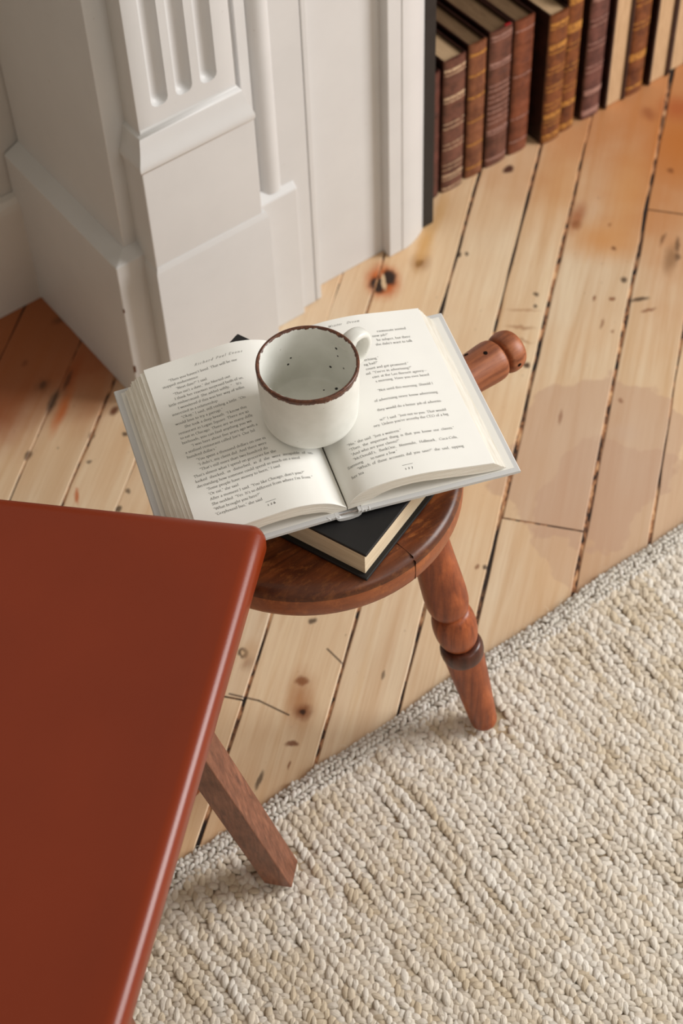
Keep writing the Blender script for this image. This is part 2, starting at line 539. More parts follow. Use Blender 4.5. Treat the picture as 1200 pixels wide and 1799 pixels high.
def seat_wear(nt, oc, c):
    # dirt worked into the rim, brighter scuffs on top
    sep = N(nt, 'ShaderNodeSeparateXYZ'); L(nt, oc, sep.inputs[0])
    rad = math_(nt, 'SQRT', math_(nt, 'ADD', math_(nt, 'POWER', sep.outputs[0], 2.0), math_(nt, 'POWER', sep.outputs[1], 2.0)))
    f, _ = noise(nt, mapping(nt, oc, scale=(1, 2.4, 1)), 55, 6, 0.75)
    scuff = ramp(nt, f, [(0.52, (0, 0, 0, 1)), (0.66, (1, 1, 1, 1))])
    c = mixrgb(nt, math_(nt, 'MULTIPLY', scuff, 0.7), c, lin(186, 112, 56))
    rd = math_(nt, 'ADD', rad, math_(nt, 'MULTIPLY_ADD', f, 0.02, -0.01))
    k = N(nt, 'ShaderNodeMapRange', interpolation_type='SMOOTHSTEP'); L(nt, rd, k.inputs['Value'])
    k.inputs['From Min'].default_value = 0.118; k.inputs['From Max'].default_value = 0.134
    zt = math_(nt, 'GREATER_THAN', sep.outputs[2], 0.352)
    c = mixrgb(nt, math_(nt, 'MULTIPLY', math_(nt, 'SUBTRACT', 1.0, zt), 0.45), c, lin(170, 94, 50))
    return mixrgb(nt, math_(nt, 'MULTIPLY', math_(nt, 'MULTIPLY', k.outputs[0], zt), 0.6), c, lin(58, 28, 14))


M_seat = varnish_mat('dark_worn_varnish', lin(84, 38, 18), lin(132, 68, 32), lin(164, 94, 48), 0.34, 'X', seat_wear)
M_leg_dark = varnish_mat('dark_ring_varnish', lin(52, 24, 16), lin(84, 42, 28), lin(110, 60, 40), 0.3)
M_hole = simple('worm_hole', lin(24, 14, 10), 0.9, 0.1)
M_walnut = varnish_mat('walnut_chair_leg', lin(94, 54, 36), lin(138, 86, 62), lin(162, 108, 82), 0.42, 'Z', None, 1.6)


def leather_mat():
    mt, nt, bs = new_mat('rust_leather')
    oc = objcoord(nt)
    f, _ = noise(nt, oc, 7, 4, 0.5)
    c = ramp(nt, f, [(0.3, lin(123, 42, 9)), (0.7, lin(131, 46, 12))])
    L(nt, c, bs.inputs['Base Color'])
    v = N(nt, 'ShaderNodeTexVoronoi'); v.inputs['Scale'].default_value = 900; L(nt, oc, v.inputs['Vector'])
    L(nt, bump(nt, v.outputs['Distance'], 0.08, 0.0003), bs.inputs['Normal'])
    bs.inputs['Roughness'].default_value = 0.30
    bs.inputs['Specular IOR Level'].default_value = 0.40
    return mt


M_leather = leather_mat()

# --- paper, cloth, ceramic
M_paper = simple('book_paper', lin(241, 240, 235), 0.85, 0.15, 0, 0.03, 30)


def edge_mat(name, base, dark, sc):
    """stack of page edges: fine lines along the sheets"""
    mt, nt, bs = new_mat(name)
    oc = objcoord(nt)
    f, _ = noise(nt, mapping(nt, oc, scale=sc), 1.0, 3, 0.7)
    L(nt, ramp(nt, f, [(0.35, dark), (0.62, base)]), bs.inputs['Base Color'])
    bs.inputs['Roughness'].default_value = 0.9
    bs.inputs['Specular IOR Level'].default_value = 0.1
    L(nt, bump(nt, f, 0.15, 0.0004), bs.inputs['Normal'])
    return mt


M_edges = edge_mat('page_edges', lin(242, 239, 231), lin(224, 218, 206), (20, 20, 1500))
M_edges_tan = edge_mat('toned_page_edges', lin(226, 210, 184), lin(196, 176, 146), (20, 20, 1600))
M_greycloth = simple('pale_grey_book_cloth', lin(208, 208, 208), 0.75, 0.2, 0, 0.06, 25, 0.15, 900, 0.0003)
M_endpaper = simple('white_endpaper', lin(234, 232, 226), 0.8, 0.15)
M_blackcover = simple('black_book_cover', lin(27, 26, 27), 0.5, 0.4, 0, 0.12, 40, 0.12, 1200, 0.0002)
M_ink = simple('printing_ink', lin(72, 70, 68), 0.8, 0.1)
M_stitch = simple('headband_cloth', lin(176, 164, 156), 0.8, 0.1, 0, 0.5, 900)
M_oldpages = edge_mat('old_book_pages', lin(206, 174, 138), lin(178, 146, 110), (1200, 30, 30))

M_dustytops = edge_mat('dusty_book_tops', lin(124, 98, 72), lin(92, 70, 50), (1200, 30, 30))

MUG_C = np.array([0.5442, 0.8205]); MUG_Z0 = 0.4282; MUG_H = 0.0676


def mug_mat(name, speck_pts, rim_z):
    mt, nt, bs = new_mat(name)
    pos = position(nt)
    f, _ = noise(nt, pos, 45, 4)
    c = ramp(nt, f, [(0.35, lin(218, 218, 211)), (0.65, lin(228, 228, 222))])
    fs, _ = noise(nt, pos, 420, 2, 0.5)
    c = mixrgb(nt, math_(nt, 'MULTIPLY', ramp(nt, fs, [(0.765, (0, 0, 0, 1)), (0.785, (1, 1, 1, 1))]), 0.6), c, lin(120, 110, 100))
    if speck_pts:
        c = mixrgb(nt, near_points(nt, pos, speck_pts), c, lin(26, 20, 18))
    sep = N(nt, 'ShaderNodeSeparateXYZ'); L(nt, pos, sep.inputs[0])
    n1, _ = noise(nt, pos, 170, 4, 0.7)
    n2, _ = noise(nt, mapping(nt, pos, scale=(1, 1, .25)), 40, 3, 0.6)
    # iron glaze: keeps to the lip, runs further down the outside on the near side
    zz = math_(nt, 'ADD', sep.outputs[2], math_(nt, 'MULTIPLY_ADD', n1, 0.0075, -0.00375))
    zz = math_(nt, 'ADD', zz, math_(nt, 'MULTIPLY_ADD', n2, 0.006, -0.0030))
    dx = math_(nt, 'SUBTRACT', sep.outputs[0], float(MUG_C[0])); dy = math_(nt, 'SUBTRACT', sep.outputs[1], float(MUG_C[1]))
    rad = math_(nt, 'SQRT', math_(nt, 'ADD', math_(nt, 'POWER', dx, 2.0), math_(nt, 'POWER', dy, 2.0)))
    outer = N(nt, 'ShaderNodeMapRange', interpolation_type='SMOOTHSTEP'); L(nt, rad, outer.inputs['Value'])
    outer.inputs['From Min'].default_value = 0.0408; outer.inputs['From Max'].default_value = 0.0422
    thr = math_(nt, 'MULTIPLY_ADD', outer.outputs[0], -0.0036, rim_z - 0.0013)
    band = N(nt, 'ShaderNodeMapRange', interpolation_type='SMOOTHSTEP')
    L(nt, math_(nt, 'SUBTRACT', zz, thr), band.inputs['Value'])
    band.inputs['From Min'].default_value = -0.0004; band.inputs['From Max'].default_value = 0.0005
    n3, _ = noise(nt, pos, 300, 4, 0.7)
    brown = ramp(nt, n3, [(0.35, lin(66, 38, 28)), (0.6, lin(104, 62, 42)), (0.75, lin(164, 104, 66))])
    c = mixrgb(nt, band.outputs[0], c, brown)
    L(nt, c, bs.inputs['Base Color'])
    bs.inputs['Roughness'].default_value = 0.34
    bs.inputs['Specular IOR Level'].default_value = 0.45
    f3, _ = noise(nt, pos, 110, 3)
    L(nt, bump(nt, f3, 0.06, 0.001), bs.inputs['Normal'])
    return mt


# --- rug
def rug_mat(name, a, b, c_, fib=True):
    mt, nt, bs = new_mat(name)
    at = N(nt, 'ShaderNodeAttribute', attribute_name='tint')
    ab = N(nt, 'ShaderNodeAttribute', attribute_name='fib')
    pos = position(nt)
    col = ramp(nt, at.outputs['Fac'], [(0.0, a), (0.5, b), (1.0, c_)])
    f, _ = noise(nt, mapping(nt, ab.outputs['Vector'], scale=(1, 1, 1)), 1.0, 4, 0.65, 0.3)
    col = mixrgb(nt, math_(nt, 'MULTIPLY', ramp(nt, f, [(0.3, (1, 1, 1, 1)), (0.55, (0, 0, 0, 1))]), 0.35), col, lin(188, 168, 140))
    L(nt, col, bs.inputs['Base Color'])
    bs.inputs['Roughness'].default_value = 0.78
    bs.inputs['Specular IOR Level'].default_value = 0.25
    L(nt, bump(nt, f, 0.9, 0.0012), bs.inputs['Normal'])
    return mt


M_jute = rug_mat('jute_braid', lin(212, 196, 171), lin(229, 219, 204), lin(237, 231, 221))
M_binding = rug_mat('wool_binding', lin(214, 208, 197), lin(228, 223, 213), lin(238, 233, 225))
M_backing = simple('rug_backing', lin(190, 168, 138), 0.95, 0.1, 0, 0.3, 120)

# ================================================================== THE SETTING
# ---- floor and its boards
fv, ff = box(-1.6, 3.0, -0.6, 2.2, -0.06, -0.0012)
floor = obj('floor', fv, ff, M_fill, None, kind='structure')
SEAMS = [-1.25, -1.15, -1.05, -.95, -.86, -.76, -.67, -.57, -.48, -.39, -.30, -.205, -.112, -.0212, .0508, .1465, .2055, .2755, .3665, .4115, .492, .577, .6395, .702, .79, .885, .98, 1.07, 1.17, 1.26, 1.36]
JOINTS = {.0508: [1.1994], -.0212: [1.740], .3665: [.905], .577: [2.05], .1465: [2.25], .2055: [.55]}
GAPW = {.0508: .0040, .1465: .0026, -.0212: .0030, .2755: .0034, .2055: .0030, .3665: .0030, .577: .003, .6395: .003}


def plank(n0, n1, t0, t1, seed, w0, w1):
    r = np.random.default_rng(seed)
    k = max(6, int((t1 - t0) / 0.028))
    ts = np.linspace(t0, t1, k + 1)
    def wob():
        w = r.normal(0, 1, k + 1)
        w = np.convolve(w, [.25, .5, .25], 'same')
        w += .9 * np.convolve(r.normal(0, 1, k + 1), np.ones(9) / 9, 'same') * 3
        return w * 0.00075
    e0 = n0 + w0 / 2 + wob(); e1 = n1 - w1 / 2 + wob()
    b = 0.0011
    v = []
    for i, t in enumerate(ts):
        row = [(e0[i], -0.003), (e0[i] + .0001, -b * .8), (e0[i] + b, 0.0), (e1[i] - b, 0.0), (e1[i] - .0001, -b * .8), (e1[i], -0.003)]
        tt = t
        if i == 0: tt = t + .0012
        if i == k: tt = t - .0012
        for q, z in row:
            v.append((*(PT * tt + PN * q), z))
    f = []
    for i in range(k):
        for j in range(5):
            f.append((i * 6 + j, i * 6 + j + 1, (i + 1) * 6 + j + 1, (i + 1) * 6 + j))
    f.append(tuple(range(6))[::-1]); f.append(tuple(range(k * 6, k * 6 + 6)))
    return v, f


sd = 100
for i in range(len(SEAMS) - 1):
    n0, n1 = SEAMS[i], SEAMS[i + 1]
    # stay over the sub-floor
    cuts = [-0.3] + JOINTS.get(n0, []) + [2.75]
    for j in range(len(cuts) - 1):
        a0, a1 = cuts[j], cuts[j + 1]
        # clip along the board to the sub-floor's rectangle
        lo, hi = a0, a1
        ok = [t for t in np.linspace(a0, a1, 200) if -1.55 < (PT * t + PN * (n0 + n1) / 2)[0] < 2.9 and -0.5 < (PT * t + PN * (n0 + n1) / 2)[1] < 2.1]
        if len(ok) < 10: continue
        lo, hi = min(ok), max(ok)
        sd += 1
        v, f = plank(n0, n1, lo, hi, sd, GAPW.get(n0, .0018), GAPW.get(n1, .0018))
        obj('floor_board', v, f, board_material(n0, n1, lo, hi), floor)

# ---- back wall left of the fireplace, its baseboard
v, f = box(-1.5, 0.70, 1.522, 1.60, 0.0, 2.4)
obj('wall_back', v, f, M_wall, None, kind='structure')
mb = MB()
prof = [(1.5215, 0.0005), (1.507, 0.0005), (1.507, 0.150), (1.5085, 0.158), (1.513, 0.164), (1.5215, 0.166)]
mb.add(*extrude_poly(prof, lambda p, a: (a, p[0], p[1]), -1.5, 0.612))
mb.build('baseboard_back', M_base, None, kind='structure')

# ================================================================== FIREPLACE SURROUND
FZ = 1.12
fp = empty('fireplace_surround', (0.62, 1.40, 0.0), 'cream painted wooden fireplace surround with a fluted pilaster on stepped plinth blocks', 'fireplace')
# side and carcass
mb = MB(); mb.add(*box(0.6235, 0.8255, 1.290, 1.5205, 0.0, FZ, 0.0015)); mb.build('carcass', M_paint, fp)
# outer plinth with a chamfered top
mb = MB()
pl = [(0.0, 0.0), (0.0, 0.2245), (0.0205, 0.2335), (0.0205, 0.0)]  # (inset, z)
def ring_plinth(x0, x1, yf, yb, ztop, zch, inset):
    o = [(x0, yb), (x0, yf), (x1, yf), (x1, yb)]
    i_ = [(x0 + inset, yb), (x0 + inset, yf + inset * .7), (x1, yf + inset * .7), (x1, yb)]
    v = [(*p, 0.0) for p in o] + [(*p, ztop) for p in o] + [(*p, zch) for p in i_]
    f = []
    for a in range(3):
        f.append((a, a + 1, 4 + a + 1, 4 + a)); f.append((4 + a, 4 + a + 1, 8 + a + 1, 8 + a))
    f.append((0, 3, 2, 1)); f.append((8, 9, 10, 11)); f.append((3, 0, 4, 8, 11, 7))
    return v, f
def ringp(name, *a):
    v, f = ring_plinth(*a)
    o = obj(name, v, f, M_paint, fp)
    md = o.modifiers.new('edge', 'BEVEL'); md.width = 0.0014; md.segments = 2; md.limit_method = 'ANGLE'; md.angle_limit = math.radians(25)
    return o
ringp('outer_plinth', 0.603, 0.70, 1.2754, 1.5205, 0.2235, 0.2335, 0.0205)
ringp('inner_plinth', 0.775, 0.8478, 1.2760, 1.290, 0.204, 0.215, 0.016)


# fluted shaft
def shaft():
    x0, x1, yf, yb = 0.651, 0.769, 1.262, 1.2905
    cx = [0.6782, 0.7082, 0.7385]; R_ = 0.0102; zb = 0.4285
    xs = [x0]
    for c in cx:
        xs += list(c + R_ * np.sin(np.linspace(-math.pi / 2, math.pi / 2, 17)))
    xs.append(x1)
    zs = [0.385, 0.40] + list(zb - R_ * np.cos(np.linspace(0, math.pi / 2, 13)) + 0.0) + [0.46, 0.52, 0.6, 0.75, FZ]
    zs = sorted(set(np.round(zs, 6)))
    v = []; 
    for z in zs:
        for x in xs:
            d = 0
            for c in cx:
                q = R_ ** 2 - (x - c) ** 2 - (max(0, zb - z)) ** 2
                if q > 0: d = math.sqrt(q) * 0.85
            v.append((x, yf + d, z))
    nx = len(xs); f = []
    for j in range(len(zs) - 1):
        for i in range(nx - 1):
            f.append((j * nx + i, j * nx + i + 1, (j + 1) * nx + i + 1, (j + 1) * nx + i))
    n = len(v)
    b = 0.0015
    # rounded arrises and sides
    for xa, col_i, sgn in ((x0, 0, -1), (x1, nx - 1, 1)):
        base = len(v)
        for z in zs:
            v.append((xa + sgn * b * .7, yf + b * .3, z)); v.append((xa + sgn * b, yf + b, z)); v.append((xa + sgn * b, yb, z))
        for j in range(len(zs) - 1):
            a, c = j * nx + col_i, (j + 1) * nx + col_i
            p, q = base + j * 3, base + (j + 1) * 3
            f.append((a, p, q, c)); f.append((p, p + 1, q + 1, q)); f.append((p + 1, p + 2, q + 2, q + 1))
    return v, f


v, f = shaft()
obj('fluted_pilaster', v, f, M_paint, fp, smooth=True, auto=40)


# cap moulding at the foot of the shaft, mitred round three sides
def mitred(profile, x0, x1, yf, yb):
    v = []; n = len(profile)
    for o, z in profile:
        v += [(x0 - o, yb, z), (x0 - o, yf - o, z), (x1 + o, yf - o, z), (x1 + o, yb, z)]
    f = []
    for j in range(n - 1):
        for i in range(3):
            f.append((j * 4 + i, j * 4 + i + 1, (j + 1) * 4 + i + 1, (j + 1) * 4 + i))
    f.append((0, 1, 2, 3)); f.append(tuple((n - 1) * 4 + i for i in range(4)))
    return v, f


cap = [(0.0090, 0.3535), (0.0118, 0.3545), (0.0136, 0.358), (0.0136, 0.3625), (0.0128, 0.3655), (0.0105, 0.371), (0.0085, 0.377), (0.0070, 0.383), (0.0060, 0.3885), (0.0052, 0.3915), (0.0046, 0.3935), (0.0020, 0.3950), (0.0005, 0.399)]
v, f = mitred(cap, 0.651, 0.769, 1.262, 1.2905)
obj('pilaster_cap_moulding', v, f, M_paint, fp, smooth=True, auto=50)
mb = MB(); mb.add(*box(0.6402, 0.7832, 1.2522, 1.2915, 0.15, 0.3565, 0.0012)); mb.build('upper_pedestal_block', M_paint, fp)
pv = [(0.0030, 0.0), (0.0030, 0.2155), (0.0022, 0.2175), (-0.0012, 0.2205), (-0.0016, 0.2215), (-0.006, 0.222)]
v, f = mitred([(0.0, 0.0), (0.0, 0.2120), (-0.0006, 0.2140), (-0.0028, 0.2195), (-0.0045, 0.2205), (-0.02, 0.2206)], 0.638, 0.7900, 1.2487, 1.2915)
obj('lower_pedestal_block', v, f, M_paint, fp, smooth=True, auto=35)

# bead beside the pilaster (a turned half round) and its fillet
mb = MB()
n = 20
bead = [(0.8040, 1.2915)] + [(0.8050 + 0.0255 * t, 1.2905 - 0.0072 * t ** .5 - 0.0060 * math.sin(math.pi * t) ** .8) for t in np.linspace(0, 1, n)] + [(0.8310, 1.2915)]
mb.add(*extrude_poly(bead, lambda p, a: (p[0], p[1], a), 0.2105, FZ))
bd = mb.build('bead_moulding', M_paint, fp, smooth=True, auto=50)
mb = MB(); mb.add(*box(0.7895, 0.803, 1.2845, 1.2905, 0.20, FZ, 0.001)); mb.build('bead_fillet', M_paint, fp)
# flat casing, seam, strip, recessed panel
mb = MB(); mb.add(*box(0.8258, 0.8702, 1.2833, 1.33, 0.0006, FZ, 0.0010)); mb.build('casing_board', M_paint, fp)
mb = MB(); mb.add(*box(0.8716, 0.8798, 1.2838, 1.33, 0.0006, FZ, 0.0014)); mb.build('casing_strip', M_paint, fp)
mb = MB(); mb.add(*box(0.876, 0.996, 1.303, 1.33, 0.0006, FZ)); mb.build('recessed_panel', M_paint, fp)
mb = MB(); mb.add(*box(0.991, 1.0108, 1.2877, 1.335, 0.0006, FZ, 0.0012)); mb.build('jamb_strip', M_paint, fp)
mo = [(1.0116, 1.33), (1.0116, 1.2893), (1.0128, 1.2880), (1.0200, 1.2883), (1.0290, 1.2902), (1.0390, 1.2938), (1.0490, 1.2985), (1.0560, 1.3025), (1.0574, 1.3045), (1.0574, 1.33)]
mb = MB(); mb.add(*extrude_poly(mo, lambda p, a: (p[0], p[1], a), 0.0006, FZ)); mb.build('jamb_moulding', M_paint, fp, smooth=True, auto=40)
# black iron frame of the opening
mb = MB(); mb.add(*box(1.0574, 1.0748, 1.3035, 1.312, 0.0008, 0.86, 0.0006)); mb.add(*box(1.0692, 1.0748, 1.3122, 1.352, 0.0008, 0.86, 0.0006))
mb.build('iron_frame', M_black_metal, fp)['label'] = 'black iron edge strip of the fire opening'
# frieze over the opening and the dark firebox behind it
mb = MB(); mb.add(*box(1.058, 2.4, 1.2835, 1.34, 0.86, FZ, 0.002)); mb.build('frieze', M_paint, fp)
mb = MB()
mb.add(*box(1.030, 1.060, 1.336, 1.62, 0.0006, 0.90)); mb.add(*box(1.030, 2.3, 1.62, 1.66, 0.0006, 0.90)); mb.add(*box(2.28, 2.31, 1.336, 1.62, 0.0006, 0.90)); mb.add(*box(1.030, 2.3, 1.345, 1.62, 0.90, 0.92))
mb.build('firebox_lining', M_soot, fp)
# chipped paint: small bare spots on the plinth arris
mb = MB()
for x, z, w, h in ((0.6032, 0.062, .0022, .0055), (0.6032, 0.158, .0013, .003)):
    mb.add(*box(x - .0006, x + w, 1.2750, 1.2768, z - h, z + h, 0.0005))
mb.build('paint_chip', simple('bare_wood_chip', lin(96, 58, 34), 0.8, 0.2), fp, kind='stuff')

# ================================================================== OLD BOOKS IN THE FIREPLACE
def old_leather(name, base, dark, sheen=0.45):
    mt, nt, bs = new_mat(name)
    oc = objcoord(nt)
    f, _ = noise(nt, mapping(nt, oc, scale=(1, 1, .8)), 70, 6, 0.7)
    f2, _ = noise(nt, oc, 22, 3, 0.5)
    c = ramp(nt, f, [(0.35, dark), (0.62, base)])
    c = mixrgb(nt, math_(nt, 'MULTIPLY', ramp(nt, f2, [(0.45, (0, 0, 0, 1)), (0.7, (1, 1, 1, 1))]), 0.4), c, tuple(min(1, v * 1.5) for v in base[:3]) + (1,))
    L(nt, c, bs.inputs['Base Color'])
    bs.inputs['Roughness'].default_value = sheen
    L(nt, bump(nt, f, 0.25, 0.001), bs.inputs['Normal'])
    return mt


def gilt(name, gold, base):
    mt, nt, bs = new_mat(name)
    oc = objcoord(nt)
    f, _ = noise(nt, mapping(nt, oc, scale=(1, 1, 1.4)), 420, 3, 0.6)
    c = ramp(nt, f, [(0.40, base), (0.52, gold)])
    L(nt, c, bs.inputs['Base Color'])
    bs.inputs['Roughness'].default_value = 0.42
    return mt


LEATH = {
    'maroon': old_leather('maroon_leather', lin(88, 44, 36), lin(50, 22, 18)),
    'plum': old_leather('plum_leather', lin(108, 66, 52), lin(64, 34, 27)),
    'tan': old_leather('tan_brown_leather', lin(128, 78, 50), lin(86, 44, 26)),
    'rust': old_leather('rust_brown_leather', lin(122, 66, 42), lin(78, 36, 22)),
    'gold': old_leather('golden_brown_leather', lin(126, 72, 36), lin(72, 32, 14)),
    'purple': old_leather('purple_brown_leather', lin(108, 68, 60), lin(62, 34, 31)),
    'dark': old_leather('dark_boards_leather', lin(54, 28, 20), lin(30, 14, 10)),
}
GILT = {
    'pale': gilt('pale_gilt', lin(200, 172, 140), lin(120, 80, 62)),
    'gold': gilt('gold_gilt', lin(190, 134, 62), lin(110, 62, 30)),
    'pink': gilt('rubbed_gilt', lin(168, 130, 118), lin(104, 66, 60)),
}


def spine_book(x0, x1, yf, dep, h, leather, gilt_k, bands, lines, label, board='dark', hub=True, tops=None):
    t = empty('leather_book', ((x0 + x1) / 2, yf + dep / 2, 0.0005), label, 'book', 'old books standing in the fireplace')
    cb = 0.0028
    w = x1 - x0
    # spine: rounded, with raised bands
    zs = [0.0005]
    zz = []
    k = 60
    for i in range(k + 1):
        zz.append(0.0008 + (h - 0.0008) * i / k)
    nseg = 9
    v = []
    for z in zz:
        prot = 0
        if hub:
            for b in bands:
                prot = max(prot, math.exp(-((z - b * h) / 0.0022) ** 2))
        for j in range(nseg + 1):
            a = math.pi * j / nseg
            rx = (w / 2) * math.cos(a)
            ry = -(0.0042 + 0.0014 * prot) * math.sin(a) ** .8 if 0 < j < nseg else 0
            v.append(((x0 + x1) / 2 + rx, yf + 0.0045 + ry, z))
    f = []
    for i in range(k):
        for j in range(nseg):
            f.append((i * (nseg + 1) + j, i * (nseg + 1) + j + 1, (i + 1) * (nseg + 1) + j + 1, (i + 1) * (nseg + 1) + j))
    f.append(tuple(range(nseg + 1))); f.append(tuple(k * (nseg + 1) + j for j in range(nseg + 1)))
    obj('spine', v, f, LEATH[leather], t, smooth=True, auto=50)
    for xa in (x0, x1 - cb):
        mb = MB(); mb.add(*box(xa, xa + cb, yf + 0.0046, yf + dep, 0.0005, h, 0.0006)); mb.build('cover_board', LEATH[board], t)
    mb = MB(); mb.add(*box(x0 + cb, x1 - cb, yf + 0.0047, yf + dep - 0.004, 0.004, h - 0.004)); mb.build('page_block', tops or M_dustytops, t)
    # gilt tooling
    mb = MB()
    for zc, th in lines:
        z0 = zc * h - th / 2; z1 = zc * h + th / 2
        pv = []
        for z in (z0, z1):
            for j in range(1, nseg):
                a = math.pi * j / nseg
                rx = (w / 2) * math.cos(a)
                prot = 0
                if hub:
                    for b in bands: prot = max(prot, math.exp(-((zc * h - b * h) / 0.0022) ** 2))
                pv.append(((x0 + x1) / 2 + rx, yf + 0.0045 - (0.0046 + 0.0014 * prot) * math.sin(a) ** .8, z))
        m_ = nseg - 1
        mb.add(pv, [(j, j + 1, m_ + j + 1, m_ + j) for j in range(m_ - 1)])
    if lines: mb.build('gilt_tooling', GILT[gilt_k], t, kind='stuff')
    return t


def foredge_book(x0, x1, yf, dep, h, label):
    t = empty('leather_book', ((x0 + x1) / 2, yf + dep / 2, 0.0005), label, 'book', 'old books standing in the fireplace')
    cl, cr = 0.0038, 0.0042
    for xa, c in ((x0, cl), (x1 - cr, cr)):
        mb = MB(); mb.add(*box(xa, xa + c, yf - 0.003, yf + dep, 0.0005, h, 0.0007)); mb.build('cover_board', LEATH['dark'], t)
    mb = MB(); mb.add(*box(x0 + cl, x1 - cr, yf, yf + dep - .01, 0.0012, h - 0.004, 0.0006)); mb.build('page_block', M_oldpages, t)
    mb = MB(); mb.add(*box(x0, x1, yf + dep - .006, yf + dep + .003, 0.0005, h, 0.001)); mb.build('spine', LEATH['dark'], t)
    return t


B5 = (.16, .32, .50, .68, .85)
def ln(*a): return [(z, t) for z, t in a]
dense = lambda zs, t=.0016: [(z + d, t) for z in zs for d in (-.018, .018)]
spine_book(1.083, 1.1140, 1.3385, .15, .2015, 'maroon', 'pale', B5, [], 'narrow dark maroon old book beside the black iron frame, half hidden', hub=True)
spine_book(1.1185, 1.1545, 1.338, .15, .2105, 'plum', 'pale', (.2, .36, .52, .68, .84), dense((.2, .36, .52)) + ln((.93, .0045), (.9, .002), (.73, .0045), (.70, .002), (.13, .0045), (.10, .002), (.03, .003)), 'plum brown old book with pale gilt lines, shortest of the full spines at the left', hub=True, tops=M_oldpages)
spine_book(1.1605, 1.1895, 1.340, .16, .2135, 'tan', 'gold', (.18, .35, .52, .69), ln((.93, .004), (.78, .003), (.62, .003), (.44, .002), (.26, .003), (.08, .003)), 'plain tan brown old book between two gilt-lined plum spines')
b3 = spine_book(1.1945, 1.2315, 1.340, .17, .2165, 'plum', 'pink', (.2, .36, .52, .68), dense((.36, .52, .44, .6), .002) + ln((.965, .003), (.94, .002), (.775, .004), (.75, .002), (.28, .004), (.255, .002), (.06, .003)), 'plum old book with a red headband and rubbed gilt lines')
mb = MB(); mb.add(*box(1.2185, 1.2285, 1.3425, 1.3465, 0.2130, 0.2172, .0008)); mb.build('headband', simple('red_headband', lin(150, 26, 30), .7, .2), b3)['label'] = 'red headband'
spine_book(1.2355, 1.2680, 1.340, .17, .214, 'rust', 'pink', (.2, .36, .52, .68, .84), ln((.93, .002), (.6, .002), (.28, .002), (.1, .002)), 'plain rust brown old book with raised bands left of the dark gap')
spine_book(1.2845, 1.3168, 1.329, .16, .2065, 'gold', 'gold', (.16, .30, .44, .58, .72), dense((.16, .30, .44, .58)) + ln((.93, .0055), (.9, .002), (.76, .008), (.72, .002), (.22, .008), (.06, .005), (.03, .002)), 'golden brown old book with gilt panels right of the dark gap', tops=M_oldpages)
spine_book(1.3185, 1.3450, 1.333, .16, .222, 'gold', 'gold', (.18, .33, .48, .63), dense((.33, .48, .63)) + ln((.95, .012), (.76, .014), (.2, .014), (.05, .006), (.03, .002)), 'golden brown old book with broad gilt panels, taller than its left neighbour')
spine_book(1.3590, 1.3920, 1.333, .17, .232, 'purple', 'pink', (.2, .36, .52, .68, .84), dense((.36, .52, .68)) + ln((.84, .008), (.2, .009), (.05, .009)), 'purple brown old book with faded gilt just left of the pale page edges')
foredge_book(1.4000, 1.4370, 1.335, .16, .226, 'old book turned with its cream page edges out, right of the purple spine')
spine_book(1.4390, 1.4715, 1.332, .16, .232, 'gold', 'gold', (.18, .34, .5, .66, .82), dense((.5, .66, .82)) + ln((.28, .012), (.06, .004)), 'brown and gilt old book standing between two books with pale page edges')
foredge_book(1.4815, 1.5200, 1.335, .16, .228, 'old book with cream page edges out, right of the brown and gilt spine')
foredge_book(1.5220, 1.5600, 1.337, .16, .222, 'rightmost old book with pale page edges at the picture edge')

# ================================================================== RUG
RUG_X0, RUG_X1, RUG_Y0, RUG_Y1 = -0.12, 1.22, 0.16, 0.7445
rug = empty('jute_rug', (0.55, 0.45, 0.0003), 'cream braided jute rug with a wool-bound edge lying on the pine boards', 'rug')
mb = MB(); mb.add(*box(RUG_X0, RUG_X1, RUG_Y0, RUG_Y1 - .004, 0.0003, 0.0065, .001)); mb.build('backing', M_backing, rug)


